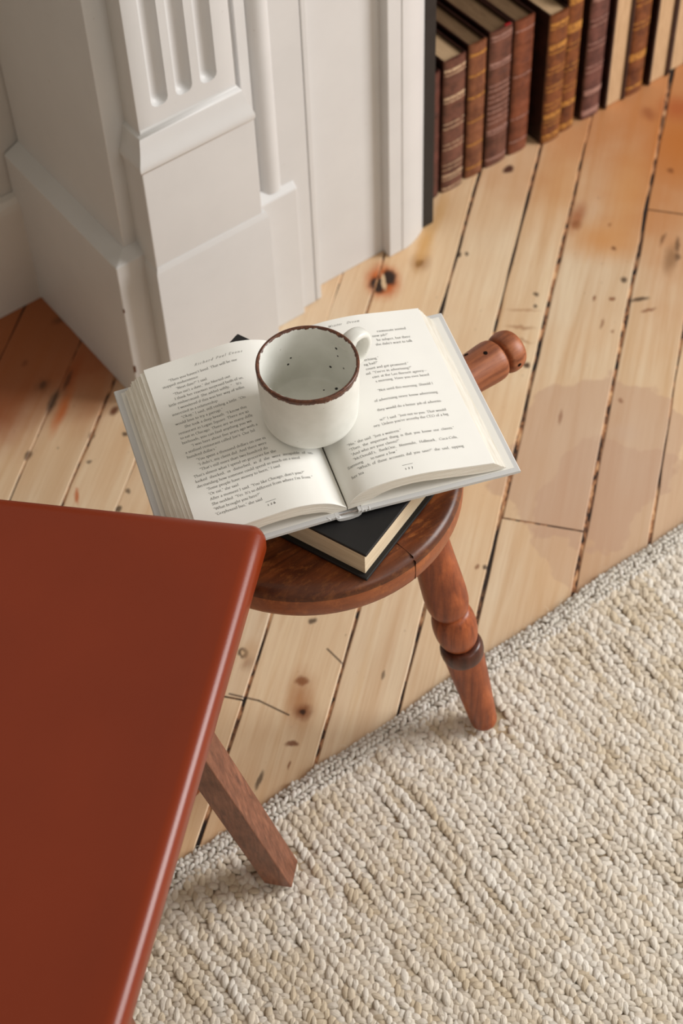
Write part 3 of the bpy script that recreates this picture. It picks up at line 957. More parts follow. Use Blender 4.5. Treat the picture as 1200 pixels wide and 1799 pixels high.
def stitches(cent, dirs, length, width, height, tint, name, mat, seed, nr=7, nc=7, tilt=None):
    """plump little yarn floats, one per centre, joined into one mesh"""
    r = np.random.default_rng(seed)
    n = len(cent)
    u = np.linspace(-1, 1, nr)
    rad = np.clip(1 - np.abs(u) ** 2.2, 0.06, 1) ** .62
    ph = np.linspace(0, 2 * np.pi, nc, endpoint=False)
    # template
    T = np.array([[uu, rr * math.cos(p), rr * math.sin(p)] for uu, rr in zip(u, rad) for p in ph])
    A = np.tile(T, (n, 1, 1))
    L_ = length * r.uniform(.82, 1.2, n); W_ = width * r.uniform(.8, 1.2, n); H_ = height * r.uniform(.8, 1.2, n)
    bow = A[:, :, 0] ** 2
    X = A[:, :, 0] * L_[:, None] / 2; Y = A[:, :, 1] * W_[:, None] / 2; Z = A[:, :, 2] * H_[:, None] / 2 - bow * height * 0.35
    if tilt is not None:
        Z = Z + A[:, :, 0] * tilt[:, None]
    dx, dy = dirs[:, 0][:, None], dirs[:, 1][:, None]
    P = np.stack([cent[:, 0][:, None] + X * dx - Y * dy, cent[:, 1][:, None] + X * dy + Y * dx, cent[:, 2][:, None] + Z], -1).reshape(-1, 3)
    k = nr * nc
    fq = []
    for i in range(nr - 1):
        for j in range(nc):
            fq.append((i * nc + j, i * nc + (j + 1) % nc, (i + 1) * nc + (j + 1) % nc, (i + 1) * nc + j))
    fq = np.array(fq)
    F = (fq[None] + (np.arange(n) * k)[:, None, None]).reshape(-1, 4)
    org = np.array(rug.location)
    me = bpy.data.meshes.new(name)
    me.vertices.add(len(P)); me.vertices.foreach_set('co', (P - org).ravel())
    me.loops.add(F.size); me.loops.foreach_set('vertex_index', F.ravel())
    me.polygons.add(len(F)); me.polygons.foreach_set('loop_start', np.arange(len(F)) * 4)
    me.polygons.foreach_set('use_smooth', np.ones(len(F), bool))
    a = me.attributes.new('tint', 'FLOAT', 'POINT'); a.data.foreach_set('value', np.repeat(tint, k))
    fb = np.stack([A[:, :, 0] * 1.2, np.cos(np.tile(ph, nr))[None].repeat(n, 0) * 3.4, np.sin(np.tile(ph, nr))[None].repeat(n, 0) * 3.4], -1)
    fb = fb + r.uniform(0, 60, (n, 1, 3))
    b = me.attributes.new('fib', 'FLOAT_VECTOR', 'POINT'); b.data.foreach_set('vector', fb.reshape(-1, 3).ravel())
    me.materials.append(mat)
    me.update(); me.validate()
    o = bpy.data.objects.new(name, me); COL.objects.link(o); o.parent = rug
    o['kind'] = 'stuff'
    return o


# braids run away from the bound edge; each is two columns of slanting floats (a chevron),
# long plump ones on one side and shorter tucked ones on the other
pitch = 0.0138; step = 0.0069
nbr = int((RUG_X1 - RUG_X0 - .008) / pitch)
band_t = np.convolve(rng.normal(0, .26, nbr + 4), np.ones(3) / 3, 'same')
band_z = np.convolve(rng.normal(0, 1, nbr + 4), np.ones(3) / 3, 'same')
sets = {1: ([], [], [], []), -1: ([], [], [], [])}
for ci in range(nbr):
    x0 = RUG_X0 + .006 + pitch * ci
    loose = rng.normal(0, 1)
    for side in (-1, 1):
        n = int((RUG_Y1 - .024 - RUG_Y0) / step)
        ys = RUG_Y0 + .005 + step * (np.arange(n) + (0.5 if side > 0 else 0.0)) + rng.normal(0, .0006, n)
        wob = 0.0026 * np.sin(ys * 17 + ci // 5) + 0.0014 * np.sin(ys * 53 + ci * .9)
        tv = np.convolve(rng.normal(0, .5, n), np.ones(5) / 5, 'same')
        for y, w, t_ in zip(ys, wob, tv):
            ang = math.radians((90 - 36 + rng.normal(0, 6)) if side < 0 else (90 + 46 + rng.normal(0, 7)))
            C_, D2, T_, K_ = sets[side]
            C_.append((x0 + side * .0035 + w + rng.normal(0, .0005), y, 0.0084 + (0.0003 if side < 0 else 0.0) + rng.normal(0, .0004) + 0.0013 * band_z[ci]))
            D2.append((math.cos(ang), math.sin(ang)))
            T_.append(np.clip(.52 + band_t[ci] + t_ + rng.normal(0, .13), 0, 1)); K_.append(rng.normal(0, .0009))
for side, L_s, W_s, H_s, sd_ in ((-1, .0160, .0076, .0033, 3), (1, .0140, .0074, .0029, 4)):
    C_, D2, T_, K_ = (np.array(q) for q in sets[side])
    # pile pressed down under the stool's foot and the chair's feet
    for fx_, fy_, fr_ in ((.6386, .6792, .024), (.3757, .670, .03)):
        C_[:, 2] -= .0022 * (np.hypot(C_[:, 0] - fx_, C_[:, 1] - fy_) < fr_)
    stitches(C_, D2, L_s, W_s, H_s, T_, 'braided_jute', M_jute, sd_, tilt=K_)
# wool binding along the edge: three twisted cords
bc = []; bd_ = []; bt = []
for row, (yy, zz_, hgt) in enumerate(((0.7425, .0050, 1), (0.7375, .0082, 1), (0.7320, .0092, 1), (0.7262, .0090, 1), (0.7205, .0086, 1))):
    xs = np.arange(RUG_X0, RUG_X1, .0052)
    for i, x in enumerate(xs):
        ang = math.radians((38 if row % 2 == 0 else -38) + rng.normal(0, 9))
        bc.append((x + rng.normal(0, .0006) + (row % 2) * .0026, yy + rng.normal(0, .0006) + .0015 * math.sin(x * 31), zz_ + rng.normal(0, .0005)))
        bd_.append((math.cos(ang), math.sin(ang))); bt.append(np.clip(.5 + rng.normal(0, .25) + (.25 if row == 4 else 0), 0, 1))
stitches(np.array(bc), np.array(bd_), 0.0104, 0.0050, 0.0042, np.array(bt), 'wool_binding', M_binding, 5)
# loose fibres standing off the weave
nf = 14000
fx = rng.uniform(RUG_X0, RUG_X1, nf); fy = rng.uniform(RUG_Y0 + .01, RUG_Y1, nf)
v = []; f = []
for i in range(nf):
    if math.hypot(fx[i] - .6386, fy[i] - .6792) < .034 or math.hypot(fx[i] - .3757, fy[i] - .670) < .04: continue
    a = rng.uniform(0, 2 * math.pi); ln_ = rng.uniform(.004, .012); cv = rng.normal(0, .8)
    p = np.array([fx[i], fy[i], rng.uniform(.0096, .0114)]); w = .00014
    pts = []
    for s in range(4):
        pts.append(p.copy()); p = p + np.array([math.cos(a), math.sin(a), 0]) * ln_ / 3 + np.array([0, 0, (0.0012, 0.0002, -.0008)[s] if s < 3 else 0]); a += cv
    b0 = len(v)
    for s, q in enumerate(pts):
        nx, ny = -math.sin(a), math.cos(a)
        v.append((q[0] - nx * w, q[1] - ny * w, q[2])); v.append((q[0] + nx * w, q[1] + ny * w, q[2] + w))
    for s in range(3): f.append((b0 + 2 * s, b0 + 2 * s + 1, b0 + 2 * s + 3, b0 + 2 * s + 2))
obj('loose_fibre', v, f, simple('jute_fibre', lin(222, 212, 192), .7, .2), rug, kind='stuff')

# ================================================================== STOOL
SC = np.array([0.5375, 0.8239]); ST = 0.362
stool = empty('milking_stool', (SC[0], SC[1], 0.0), 'small round wooden milking stool with turned legs and a turned handle, half on the rug', 'stool')
prof = [(0.0, ST - .0035), (0.05, ST - .0030), (0.10, ST - .0012), (0.128, ST), (0.1335, ST - .0004), (0.1370, ST - .0022), (0.1393, ST - .0062), (0.1402, ST - .012), (0.1405, ST - .020), (0.1402, ST - .027), (0.1388, ST - .0315), (0.1355, ST - .0340), (0.12, ST - .0345), (0.0, ST - .0345)]
v, f = lathe(prof[1:-1], 96, True, True)
v = [(x + SC[0] + 0.0, y + SC[1], z) for x, y, z in v]
seat = obj('seat', v, f, M_seat, stool, smooth=True, auto=60)
# the crack in the rim
P = floor_pt(725, 977, ST); ca = math.atan2(P[1] - SC[1], P[0] - SC[0])
mb = MB()
Rm = Matrix.Translation((SC[0], SC[1], 0)) @ Matrix.Rotation(ca, 4, 'Z')
mb.add(*xform(box(.112, .1375, -.00011, .00011, ST - .004, ST + .00003), Rm))
mb.add(*xform(box(.1375, .14065, -.00011, .00011, ST - .029, ST - .004), Rm))
mb.build('rim_crack', M_hole, stool, kind='stuff')


def place_axis(vf, top, bot):
    """put a lathed shape whose axis Z runs 0..L downwards from top to bot"""
    d = Vector(bot) - Vector(top)
    q = d.to_track_quat('Z', 'Y').to_matrix().to_4x4()
    return xform(vf, Matrix.Translation(top) @ q)


FT = np.array([0.6386, 0.6792, 0.0126])
dr = (FT[:2] - SC) / np.hypot(*(FT[:2] - SC)); fa = math.atan2(dr[1], dr[0])
SL = 0.0535 / 0.2415


def leg(ang, zfoot):
    r_foot = 0.1772 + (0.0118 - zfoot) * SL
    r_top = r_foot - (0.330 - zfoot) * SL
    e = np.array([math.cos(ang), math.sin(ang)])
    top = Vector((*(SC + e * r_top), 0.330)); bot = Vector((*(SC + e * r_foot), zfoot))
    Lg = (bot - top).length
    s = Lg / 0.326
    def P_(pts, k=4): return [(r, z * s) for r, z in smooth_profile(pts, k)]
    body = P_([(0.0172, -0.006), (0.0180, 0.02), (0.0192, 0.06), (0.0205, 0.095), (0.0209, 0.113), (0.0202, 0.126), (0.0178, 0.1345), (0.0150, 0.1375)])
    ball = P_([(0.0146, 0.1375), (0.0182, 0.1405), (0.0206, 0.149), (0.0214, 0.159), (0.0208, 0.170), (0.0188, 0.180), (0.0158, 0.1865), (0.0146, 0.188)])
    ring = P_([(0.0146, 0.188), (0.0180, 0.1885), (0.0204, 0.191), (0.0214, 0.1965), (0.0210, 0.203), (0.0200, 0.2075)])
    tap = P_([(0.0200, 0.2075), (0.0197, 0.213), (0.0186, 0.235), (0.0170, 0.265), (0.0153, 0.295), (0.0141, 0.312), (0.0138, 0.3190), (0.0128, 0.3235), (0.0105, 0.326)])
    n = 36
    rootv, rootf = place_axis(lathe(body + ball, n, True, False), top, bot)
    lo = obj('leg', rootv, rootf, M_leg, stool, smooth=True, auto=50)
    rv, rf = place_axis(lathe(ring, n), top, bot)
    o = obj('turned_ring', rv, rf, M_leg_dark, stool, smooth=True); o['label'] = 'dark stained turned ring'
    tv, tf = place_axis(lathe(tap, n, True, False), top, bot)
    o2 = obj('tapered_foot', tv, tf, M_leg, stool, smooth=True, auto=60)
    for q in (o, o2):
        q.parent = lo
        # keep the stored coordinates: the leg itself sits at the stool's origin
    return lo


leg(fa, 0.0126)
leg(fa + math.radians(120), 0.0005)
leg(fa - math.radians(120), 0.0005)
# handle: a turned peg let into the seat's edge, grooved before its knob
ha = math.radians(1.5)
hz = 0.3465
e = Vector((math.cos(ha), math.sin(ha), 0)); c0 = Vector((SC[0], SC[1], hz))
hb = smooth_profile([(0.0150, 0.128), (0.0165, 0.15), (0.0184, 0.18), (0.0199, 0.204), (0.0205, 0.216), (0.0203, 0.2225), (0.0188, 0.2265), (0.0150, 0.2280)], 4)
hk = smooth_profile([(0.0150, 0.2280), (0.0142, 0.2300), (0.0165, 0.2308), (0.0192, 0.2325), (0.0206, 0.2375), (0.0202, 0.2435), (0.0176, 0.2490), (0.0115, 0.2522), (0.003, 0.2532)], 4)
q4 = Matrix.Translation(c0) @ e.to_track_quat('Z', 'Y').to_matrix().to_4x4()
v, f = xform(lathe(hb, 40, False, True), q4)
M_handle = varnish_mat('handle_varnish', lin(112, 58, 32), lin(158, 92, 56), lin(184, 118, 78), 0.46, 'X')
hd = obj('handle', v, f, M_handle, stool, smooth=True, auto=60)
v, f = xform(lathe(hk, 40, True, False), q4)
o = obj('handle_knob', v, f, M_handle, stool, smooth=True, auto=60); o.parent = hd
mb = MB()
for (px, rr) in (((853, 620), .0021), ((819, 623), .0022), ((913, 641), .0020)):
    # nail holes: shallow dark plugs let into the surface facing the camera
    d = np.array(RT) * ((px[0] - 600) / 3049.44) - np.array(UP) * ((px[1] - 899.5) / 3049.44) - np.array(BK)
    best = None
    for t in np.linspace(1.3, 1.9, 1200):
        p = np.array([0, 0, 1.55]) + d * t
        rel = Vector(p) - c0
        ax = rel.dot(e); rad = (rel - e * ax).length
        lim = 0.0206 if ax > .2325 else float(np.interp(ax, [z for r, z in hb], [r for r, z in hb]))
        if rad < lim:
            best = (p, (rel - e * ax).normalized()); break
    if best is None: continue
    p, nrm = best
    mtx = Matrix.Translation(p) @ Vector(nrm).to_track_quat('Z', 'Y').to_matrix().to_4x4()
    mb.add(*xform(lathe([(rr, -.002), (rr, .00015), (rr * .8, .0003)], 12, True, True), mtx))
o = mb.build('nail_hole', M_hole, stool, kind='stuff'); o.parent = hd

# ================================================================== BLACK BOOK ON THE STOOL
e1 = np.array([math.cos(math.radians(19.8)), math.sin(math.radians(19.8)), 0]); e2 = np.array([-e1[1], e1[0], 0])
BO = np.array([0.5035, 0.6905, ST])
BW, BH, BT = 0.1520, 0.2380, 0.0362
bb = empty('black_book', tuple(BO + e1 * BW / 2 + e2 * BH / 2), 'thick black hardback book lying shut on the stool under the open book', 'book')
Bm = Matrix(((e1[0], e2[0], 0, BO[0]), (e1[1], e2[1], 0, BO[1]), (0, 0, 1, BO[2]), (0, 0, 0, 1)))
def bbox_(name, a, mat, bev=.0008, par=bb):
    mb = MB(); mb.add(*xform(box(*a, bev), Bm)); return mb.build(name, mat, par)
bbox_('back_cover', (0, BW, 0, BH, 0.0003, 0.0032), M_blackcover)
bbox_('front_cover', (0.0005, BW, 0.0005, BH, BT - .0030, BT), M_blackcover)
# page block: slightly hollow fore-edge, spine away from the camera
bbox_('page_block', (.0045, BW - .006, .0045, BH - .0045, 0.0033, BT - .0031), M_edges_tan, .0003)
sp = [(BW - .004, 0.0003), (BW + .0015, .003), (BW + .0042, BT * .3), (BW + .0048, BT * .5), (BW + .0042, BT * .7), (BW + .0015, BT - .003), (BW - .004, BT), (BW - .0055, BT - .003), (BW - .0055, .0033)]
v, f = extrude_poly(sp, lambda p, a: (p[0], a, p[1]), 0.0005, BH)
obj('spine', *xform((v, f), Bm), M_blackcover, bb)

# ================================================================== OPEN BOOK
UU = np.array([0.9447, -0.3279, 0.0]); UU /= np.linalg.norm(UU); VV = np.array([-UU[1], UU[0], 0.0])
OO = np.array([0.5160, 0.7297, 0.0])
ob = empty('open_book', (OO[0] + VV[0] * .1, OO[1] + VV[1] * .1, ST + BT), 'open hardback novel in pale grey boards lying across the black book, under the mug', 'book')


def B3(u, vv_, z):
    p = OO + UU * u + VV * vv_
    return (p[0], p[1], z)


RT_P = [(0, .4085), (.0042, .4165), (.0128, .4235), (.0253, .4268), (.0418, .4281), (.0588, .4275), (.0744, .4258), (.100, .4208), (.1319, .4146), (.150, .411)]
LT_P = [(0, .4085), (.0065, .4142), (.0138, .4195), (.0225, .4232), (.0342, .4264), (.0489, .4275), (.0637, .4262), (.0784, .4247), (.0888, .4236), (.105, .4222), (.127, .4200), (.150, .417)]
RB_P = [(0, .4055), (.012, .4070), (.0301, .4148), (.0417, .4172), (.0589, .4172), (.0746, .4146), (.100, .4092), (.125, .4045), (.1411, .4035), (.160, .403)]
LB_P = [(0, .4055), (.0123, .4052), (.0201, .4104), (.0304, .4132), (.0421, .4152), (.0643, .4152), (.0777, .4130), (.100, .4085), (.125, .4045), (.145, .4035), (.160, .403)]


def crv(P):
    Q = smooth_profile(P, 5)
    xs = [q[0] for q in Q]; zs = [q[1] for q in Q]
    return lambda u: float(np.interp(u, xs, zs))


fRT, fLT, fRB, fLB = crv(RT_P), crv(LT_P), crv(RB_P), crv(LB_P)


def page_z(u):
    return fRT(u) if u >= 0 else fLT(-u)


def cov_bot(u):
    return 0.4034 - 0.0052 * min(1.0, abs(u) / .154)


# boards: two tilted slabs with turned-in cloth, and a soft spine between
CT = 0.0028
def board(sgn, v0, v1):
    bvl = .0008
    u0, u1 = .0085, (.1540 if sgn > 0 else .1552)
    pts = [(u0, 0), (u1 - bvl, 0), (u1, bvl), (u1, CT - bvl), (u1 - bvl, CT), (u0, CT)]
    poly = [(sgn * u, cov_bot(u) + dz) for u, dz in pts]
    return extrude_poly(poly, lambda p, a: B3(p[0], a, p[1]), v0, v1)
for sgn, v0, v1 in ((1, 0.0, 0.199), (-1, 0.0, 0.2045)):
    v, f = board(sgn, v0, v1)
    o = obj('cover_board', v, f, M_greycloth, ob)
    poly = [(sgn * u, cov_bot(u) + CT + dz) for u, dz in ((.012, .0001), (.1495, .0001), (.1495, .0003), (.012, .0003))]
    v, f = extrude_poly(poly, lambda p, a: B3(p[0], a, p[1]), v0 + .0045, v1 - .0045)
    obj('endpaper', v, f, M_endpaper, ob)
# spine cloth, creased at the joints
top = [(-.0115, .4060), (-.0096, .4042), (-.0080, .4032), (-.004, .4026), (0.0, .4024), (.004, .4026), (.0080, .4032), (.0096, .4042), (.0115, .4060)]
bot = [(.0115, .4040), (.0100, .4012), (.0080, .3998), (.004, .3990), (0, .3987), (-.004, .3990), (-.0080, .3998), (-.0100, .4012), (-.0115, .4040)]
v, f = extrude_poly(top + bot, lambda p, a: B3(p[0], a, p[1]), -0.0005, 0.2035)
obj('spine', v, f, M_greycloth, ob, smooth=True, auto=50)
# rumpled cloth at the two joints
mb = MB()
for s in (-1, 1):
    for k in range(4):
        rot = Matrix.Rotation(s * (.4 + .25 * k), 4, 'Z')
        c = Vector(B3(s * (.0095 + .0028 * k), .0012, .4045 + .0006 * (k % 2)))
        sv, sf = lathe([(0.0004, -.0032), (.0011, -.0016), (.0013, 0), (.0010, .0018), (.0004, .003)], 8, True, True)
        sv = [(a_ * .7, b_ * .7, c_ * .8) for a_, b_, c_ in sv]
        mb.add(*xform((sv, sf), Matrix.Translation(c) @ rot @ Matrix.Rotation(math.pi / 2, 4, 'Y')))
mb.build('joint_crease', M_greycloth, ob, smooth=True, kind='stuff')
# headband: a narrow striped roll along the back of the pages
mb = MB()
for k in range(22):
    uu_ = -.0098 + .0196 * k / 21
    z = .4043 + .0006 * math.cos(uu_ / .0098 * 1.4)
    sv, sf = lathe([(.0003, -.0005), (.0006, -.00025), (.00066, 0), (.0006, .00025), (.0003, .0005)], 8, True, True)
    mb.add(*xform((sv, sf), Matrix.Translation(B3(uu_, .0022, z)) @ Matrix.Scale(1.5, 4, (0, 0, 1))))
mb.build('headband', M_stitch, ob, smooth=True, kind='stuff')


# sheaves of pages: every block is a pile of fanned sheaves
def sheaf(side, k, K, u_edge, v0, v1, seed, mat):
    r = np.random.default_rng(seed)
    fT, fB = (fRT, fRB) if side > 0 else (fLT, fLB)
    a0, a1 = k / K, (k + 1) / K
    us = np.concatenate([[.0006], np.linspace(.004, .03, 8), np.linspace(.04, u_edge, 12)])
    lay = lambda u, a: fB(u) + (fT(u) - fB(u)) * a
    lower = [(u, lay(u, a0)) for u in us]; upper = [(u, lay(u, a1)) for u in us]
    gap = .00004
    poly = [(side * u, z) for u, z in upper] + [(side * (u), z + gap) for u, z in lower[::-1]]
    nseg = 8
    n = len(poly); v = []; f = []
    vs = np.linspace(v0, v1, nseg + 1)
    jit = np.cumsum(r.normal(0, .00012, nseg + 1))
    half = len(us)
    for i, a in enumerate(vs):
        for q, p in enumerate(poly):
            du = jit[i] * side if q in (half - 1, half) else 0
            v.append(B3(p[0] + du, a, p[1]))
    for i in range(nseg):
        for q in range(n):
            f.append((i * n + q, i * n + (q + 1) % n, (i + 1) * n + (q + 1) % n, (i + 1) * n + q))
    # end caps as strips (concave outline)
    for base in (0, nseg * n):
        for q in range(half - 1):
            f.append((base + q, base + q + 1, base + n - 2 - q, base + n - 1 - q))
    return obj('page_sheaf', v, f, mat, ob, smooth=True, auto=25)


KL, KR = 9, 9
r_ = np.random.default_rng(11)
for k in range(KL):
    q = k / (KL - 1)
    sheaf(-1, k, KL, .1455 - .0185 * q ** 1.25 + r_.normal(0, .0004), .0048 + (0 if k == KL - 1 else r_.uniform(0, .0003)), .2030 - (1 - q) * .004 - (0 if k == KL - 1 else r_.uniform(0, .0018)), 50 + k, M_paper if k == KL - 1 else M_edges)
for k in range(KR):
    q = k / (KR - 1)
    sheaf(1, k, KR, .1425 - .0115 * q + r_.normal(0, .0003), .0050 + (0 if k == KR - 1 else r_.uniform(0, .0002)), .1992 - (1 - q) * .009, 80 + k, M_paper if k == KR - 1 else M_edges)

# ------------------------------------------------------------------ print on the pages
# a small pen-stroke roman: units are hundredths of the em; x-height 44, capitals 66
def _c(*p): return (1, p)
def _l(*p): return (0, p)
def sb(x, w=7): return _l((x - w, 1), (x + w, 1))
def st(x, y): return _l((x - 7, y - 6), (x, y))
G = {
 'a': (40, [_c((8, 36), (18, 44), (28, 38), (29, 28), (29, 8), (36, 2)), _c((29, 26), (14, 22), (7, 11), (14, 1), (28, 9))]),
 'b': (48, [st(11, 72), _l((11, 72), (11, 2)), _c((11, 34), (26, 44), (41, 32), (41, 12), (26, 0), (11, 6))]),
 'c': (40, [_c((35, 36), (24, 44), (10, 36), (7, 20), (14, 4), (26, 1), (36, 9))]),
 'd': (49, [_c((37, 36), (24, 44), (9, 34), (7, 15), (18, 0), (37, 9)), st(37, 72), _l((37, 72), (37, 1)), _l((37, 1), (44, 3))]),
 'e': (41, [_l((8, 25), (35, 30)), _c((35, 30), (30, 41), (20, 44), (9, 34), (7, 18), (15, 3), (27, 1), (36, 9))]),
 'f': (29, [_c((32, 68), (24, 73), (15, 66), (13, 54), (13, 2)), _l((4, 43), (26, 43)), sb(13)]),
 'g': (43, [_c((20, 44), (9, 38), (8, 26), (18, 17), (30, 22), (31, 36), (20, 44)), _c((18, 17), (8, 10), (14, 4), (32, 0), (37, -10), (24, -22), (8, -18), (8, -8), (16, 2)), _l((30, 40), (40, 43))]),
 'h': (50, [st(11, 72), _l((11, 72), (11, 1)), _c((11, 32), (24, 43), (37, 40), (39, 28), (39, 1)), sb(11), sb(39)]),
 'i': (23, [st(12, 43), _l((12, 43), (12, 1)), sb(12), _l((11, 60), (13, 64))]),
 'j': (22, [st(13, 43), _c((13, 43), (13, 0), (10, -16), (1, -22)), _l((12, 60), (14, 64))]),
 'k': (46, [st(11, 72), _l((11, 72), (11, 1)), _l((34, 43), (12, 20)), _l((18, 25), (36, 2)), sb(11), sb(38, 6)]),
 'l': (23, [st(12, 72), _l((12, 72), (12, 1)), sb(12)]),
 'm': (74, [st(11, 43), _l((11, 43), (11, 1)), _c((11, 32), (22, 43), (34, 40), (36, 28), (36, 1)), _c((36, 32), (48, 43), (60, 40), (62, 28), (62, 1)), sb(11), sb(36), sb(62)]),
 'n': (50, [st(11, 43), _l((11, 43), (11, 1)), _c((11, 32), (24, 43), (37, 40), (39, 28), (39, 1)), sb(11), sb(39)]),
 'o': (46, [_c((23, 44), (9, 35), (7, 19), (15, 3), (25, 0), (38, 10), (39, 26), (32, 40), (23, 44))]),
 'p': (48, [st(11, 43), _l((11, 43), (11, -22)), _c((11, 34), (26, 44), (41, 32), (41, 12), (26, 0), (11, 6)), _l((4, -22), (18, -22))]),
 'q': (48, [_c((37, 36), (24, 44), (9, 34), (7, 15), (18, 0), (37, 9)), _l((37, 43), (37, -22)), _l((30, -22), (44, -22))]),
 'r': (35, [st(11, 43), _l((11, 43), (11, 1)), _c((11, 31), (20, 42), (31, 41)), sb(11)]),
 's': (34, [_c((28, 37), (19, 44), (9, 38), (11, 27), (25, 18), (28, 8), (18, 0), (6, 6))]),
 't': (29, [_c((13, 56), (13, 10), (18, 1), (28, 5)), _l((4, 43), (27, 43))]),
 'u': (49, [st(10, 43), _c((10, 43), (10, 14), (15, 2), (27, 3), (37, 12)), st(37, 43), _l((37, 43), (37, 1)), _l((37, 1), (44, 3))]),
 'v': (44, [_l((6, 43), (22, 1)), _l((22, 1), (38, 43)), _l((1, 43), (13, 43)), _l((31, 43), (42, 43))]),
 'w': (66, [_l((5, 43), (20, 1)), _l((20, 1), (33, 43)), _l((33, 43), (47, 1)), _l((47, 1), (61, 43)), _l((0, 43), (12, 43)), _l((54, 43), (65, 43))]),
 'x': (44, [_l((7, 43), (37, 1)), _l((36, 43), (7, 1)), _l((2, 1), (13, 1)), _l((30, 43), (41, 43))]),
 'y': (44, [_l((6, 43), (23, 3)), _c((38, 43), (23, 3), (14, -18), (4, -21)), _l((1, 43), (13, 43)), _l((31, 43), (42, 43))]),
 'z': (40, [_l((6, 42), (33, 42)), _l((33, 42), (6, 1)), _l((6, 1), (34, 1))]),
 'A': (62, [_l((30, 66), (7, 1)), _l((30, 66), (54, 1)), _l((15, 24), (45, 24)), sb(7, 6), sb(54, 7)]),
 'B': (54, [_l((13, 65), (13, 1)), _c((13, 65), (36, 65), (42, 50), (34, 37), (13, 36)), _c((30, 36), (46, 30), (46, 10), (34, 1), (13, 1))]),
 'C': (62, [_c((55, 56), (40, 66), (18, 60), (7, 34), (16, 8), (36, 0), (56, 10)), _l((55, 64), (55, 50))]),
 'D': (66, [_l((13, 65), (13, 1)), _c((13, 65), (40, 64), (58, 46), (58, 22), (42, 3), (13, 1))]),
 'E': (52, [_l((13, 65), (13, 1)), _l((13, 65), (44, 65)), _l((13, 35), (36, 35)), _l((13, 1), (46, 1)), _l((44, 65), (45, 55)), _l((46, 1), (47, 12))]),
 'G': (66, [_c((56, 56), (40, 66), (18, 60), (7, 34), (16, 8), (36, 0), (54, 8)), _l((54, 28), (54, 5)), _l((44, 28), (62, 28))]),
 'H': (68, [_l((13, 65), (13, 1)), _l((54, 65), (54, 1)), _l((13, 34), (54, 34)), sb(13), sb(54), _l((6, 65), (20, 65)), _l((47, 65), (61, 65))]),
 'I': (28, [_l((14, 65), (14, 1)), sb(14), _l((7, 65), (21, 65))]),
 'J': (30, [_c((16, 65), (16, 8), (10, -10), (1, -12)), _l((9, 65), (23, 65))]),
 'L': (50, [_l((13, 65), (13, 1)), _l((13, 1), (44, 1)), _l((44, 1), (45, 12)), _l((6, 65), (20, 65))]),
 'M': (78, [_l((12, 65), (10, 1)), _l((12, 65), (38, 4)), _l((38, 4), (64, 65)), _l((64, 65), (67, 1)), sb(10), sb(67)]),
 'N': (68, [_l((13, 65), (13, 1)), _l((13, 65), (55, 3)), _l((55, 65), (55, 3)), sb(13), _l((48, 65), (62, 65))]),
 'O': (70, [_c((35, 66), (14, 55), (7, 33), (16, 9), (36, 0), (56, 12), (63, 34), (54, 56), (35, 66))]),
 'P': (52, [_l((13, 65), (13, 1)), _c((13, 65), (36, 65), (44, 48), (34, 32), (13, 31)), sb(13)]),
 'R': (58, [_l((13, 65), (13, 1)), _c((13, 65), (36, 65), (43, 50), (34, 36), (13, 35)), _l((28, 35), (54, 1)), sb(13)]),
 'S': (46, [_c((37, 57), (24, 66), (10, 57), (12, 42), (32, 27), (38, 12), (24, 0), (8, 8)), _l((37, 64), (38, 52)), _l((7, 14), (7, 2))]),
 'T': (58, [_l((29, 65), (29, 1)), _l((5, 65), (53, 65)), _l((5, 65), (4, 55)), _l((53, 65), (54, 55)), sb(29)]),
 'U': (66, [_c((12, 65), (12, 20), (20, 2), (38, 0), (52, 10), (54, 26), (54, 65)), _l((5, 65), (19, 65)), _l((47, 65), (61, 65))]),
 'W': (88, [_l((7, 65), (26, 1)), _l((26, 1), (44, 62)), _l((44, 62), (62, 1)), _l((62, 1), (82, 65)), _l((1, 65), (14, 65)), _l((75, 65), (88, 65))]),
 'Y': (58, [_l((6, 65), (28, 32)), _l((51, 65), (28, 32)), _l((28, 32), (28, 1)), sb(28), _l((1, 65), (12, 65)), _l((46, 65), (57, 65))]),
 '.': (22, [_l((9, 2), (12, 5))]), ',': (22, [_c((11, 5), (13, 0), (8, -10))]), '\'': (18, [_c((9, 66), (11, 60), (7, 52))]),
 '"': (30, [_c((9, 66), (11, 60), (7, 52)), _c((20, 66), (22, 60), (18, 52))]), '?': (38, [_c((8, 56), (18, 66), (30, 56), (24, 38), (17, 30), (17, 18)), _l((16, 2), (19, 5))]),
 '-': (28, [_l((5, 20), (23, 22))]), '_': (80, [_l((3, 22), (77, 22))]),
 '1': (40, [_l((20, 44), (20, 1)), sb(20)]), '2': (40, [_c((8, 34), (18, 44), (30, 36), (26, 22), (7, 2)), _l((7, 2), (33, 2))]),
 '6': (40, [_c((30, 62), (14, 44), (8, 20), (18, 1), (32, 12), (30, 30), (18, 34), (10, 24))]), '7': (40, [_l((7, 42), (33, 42)), _l((33, 42), (16, -16))]),
}
SPACE = 24


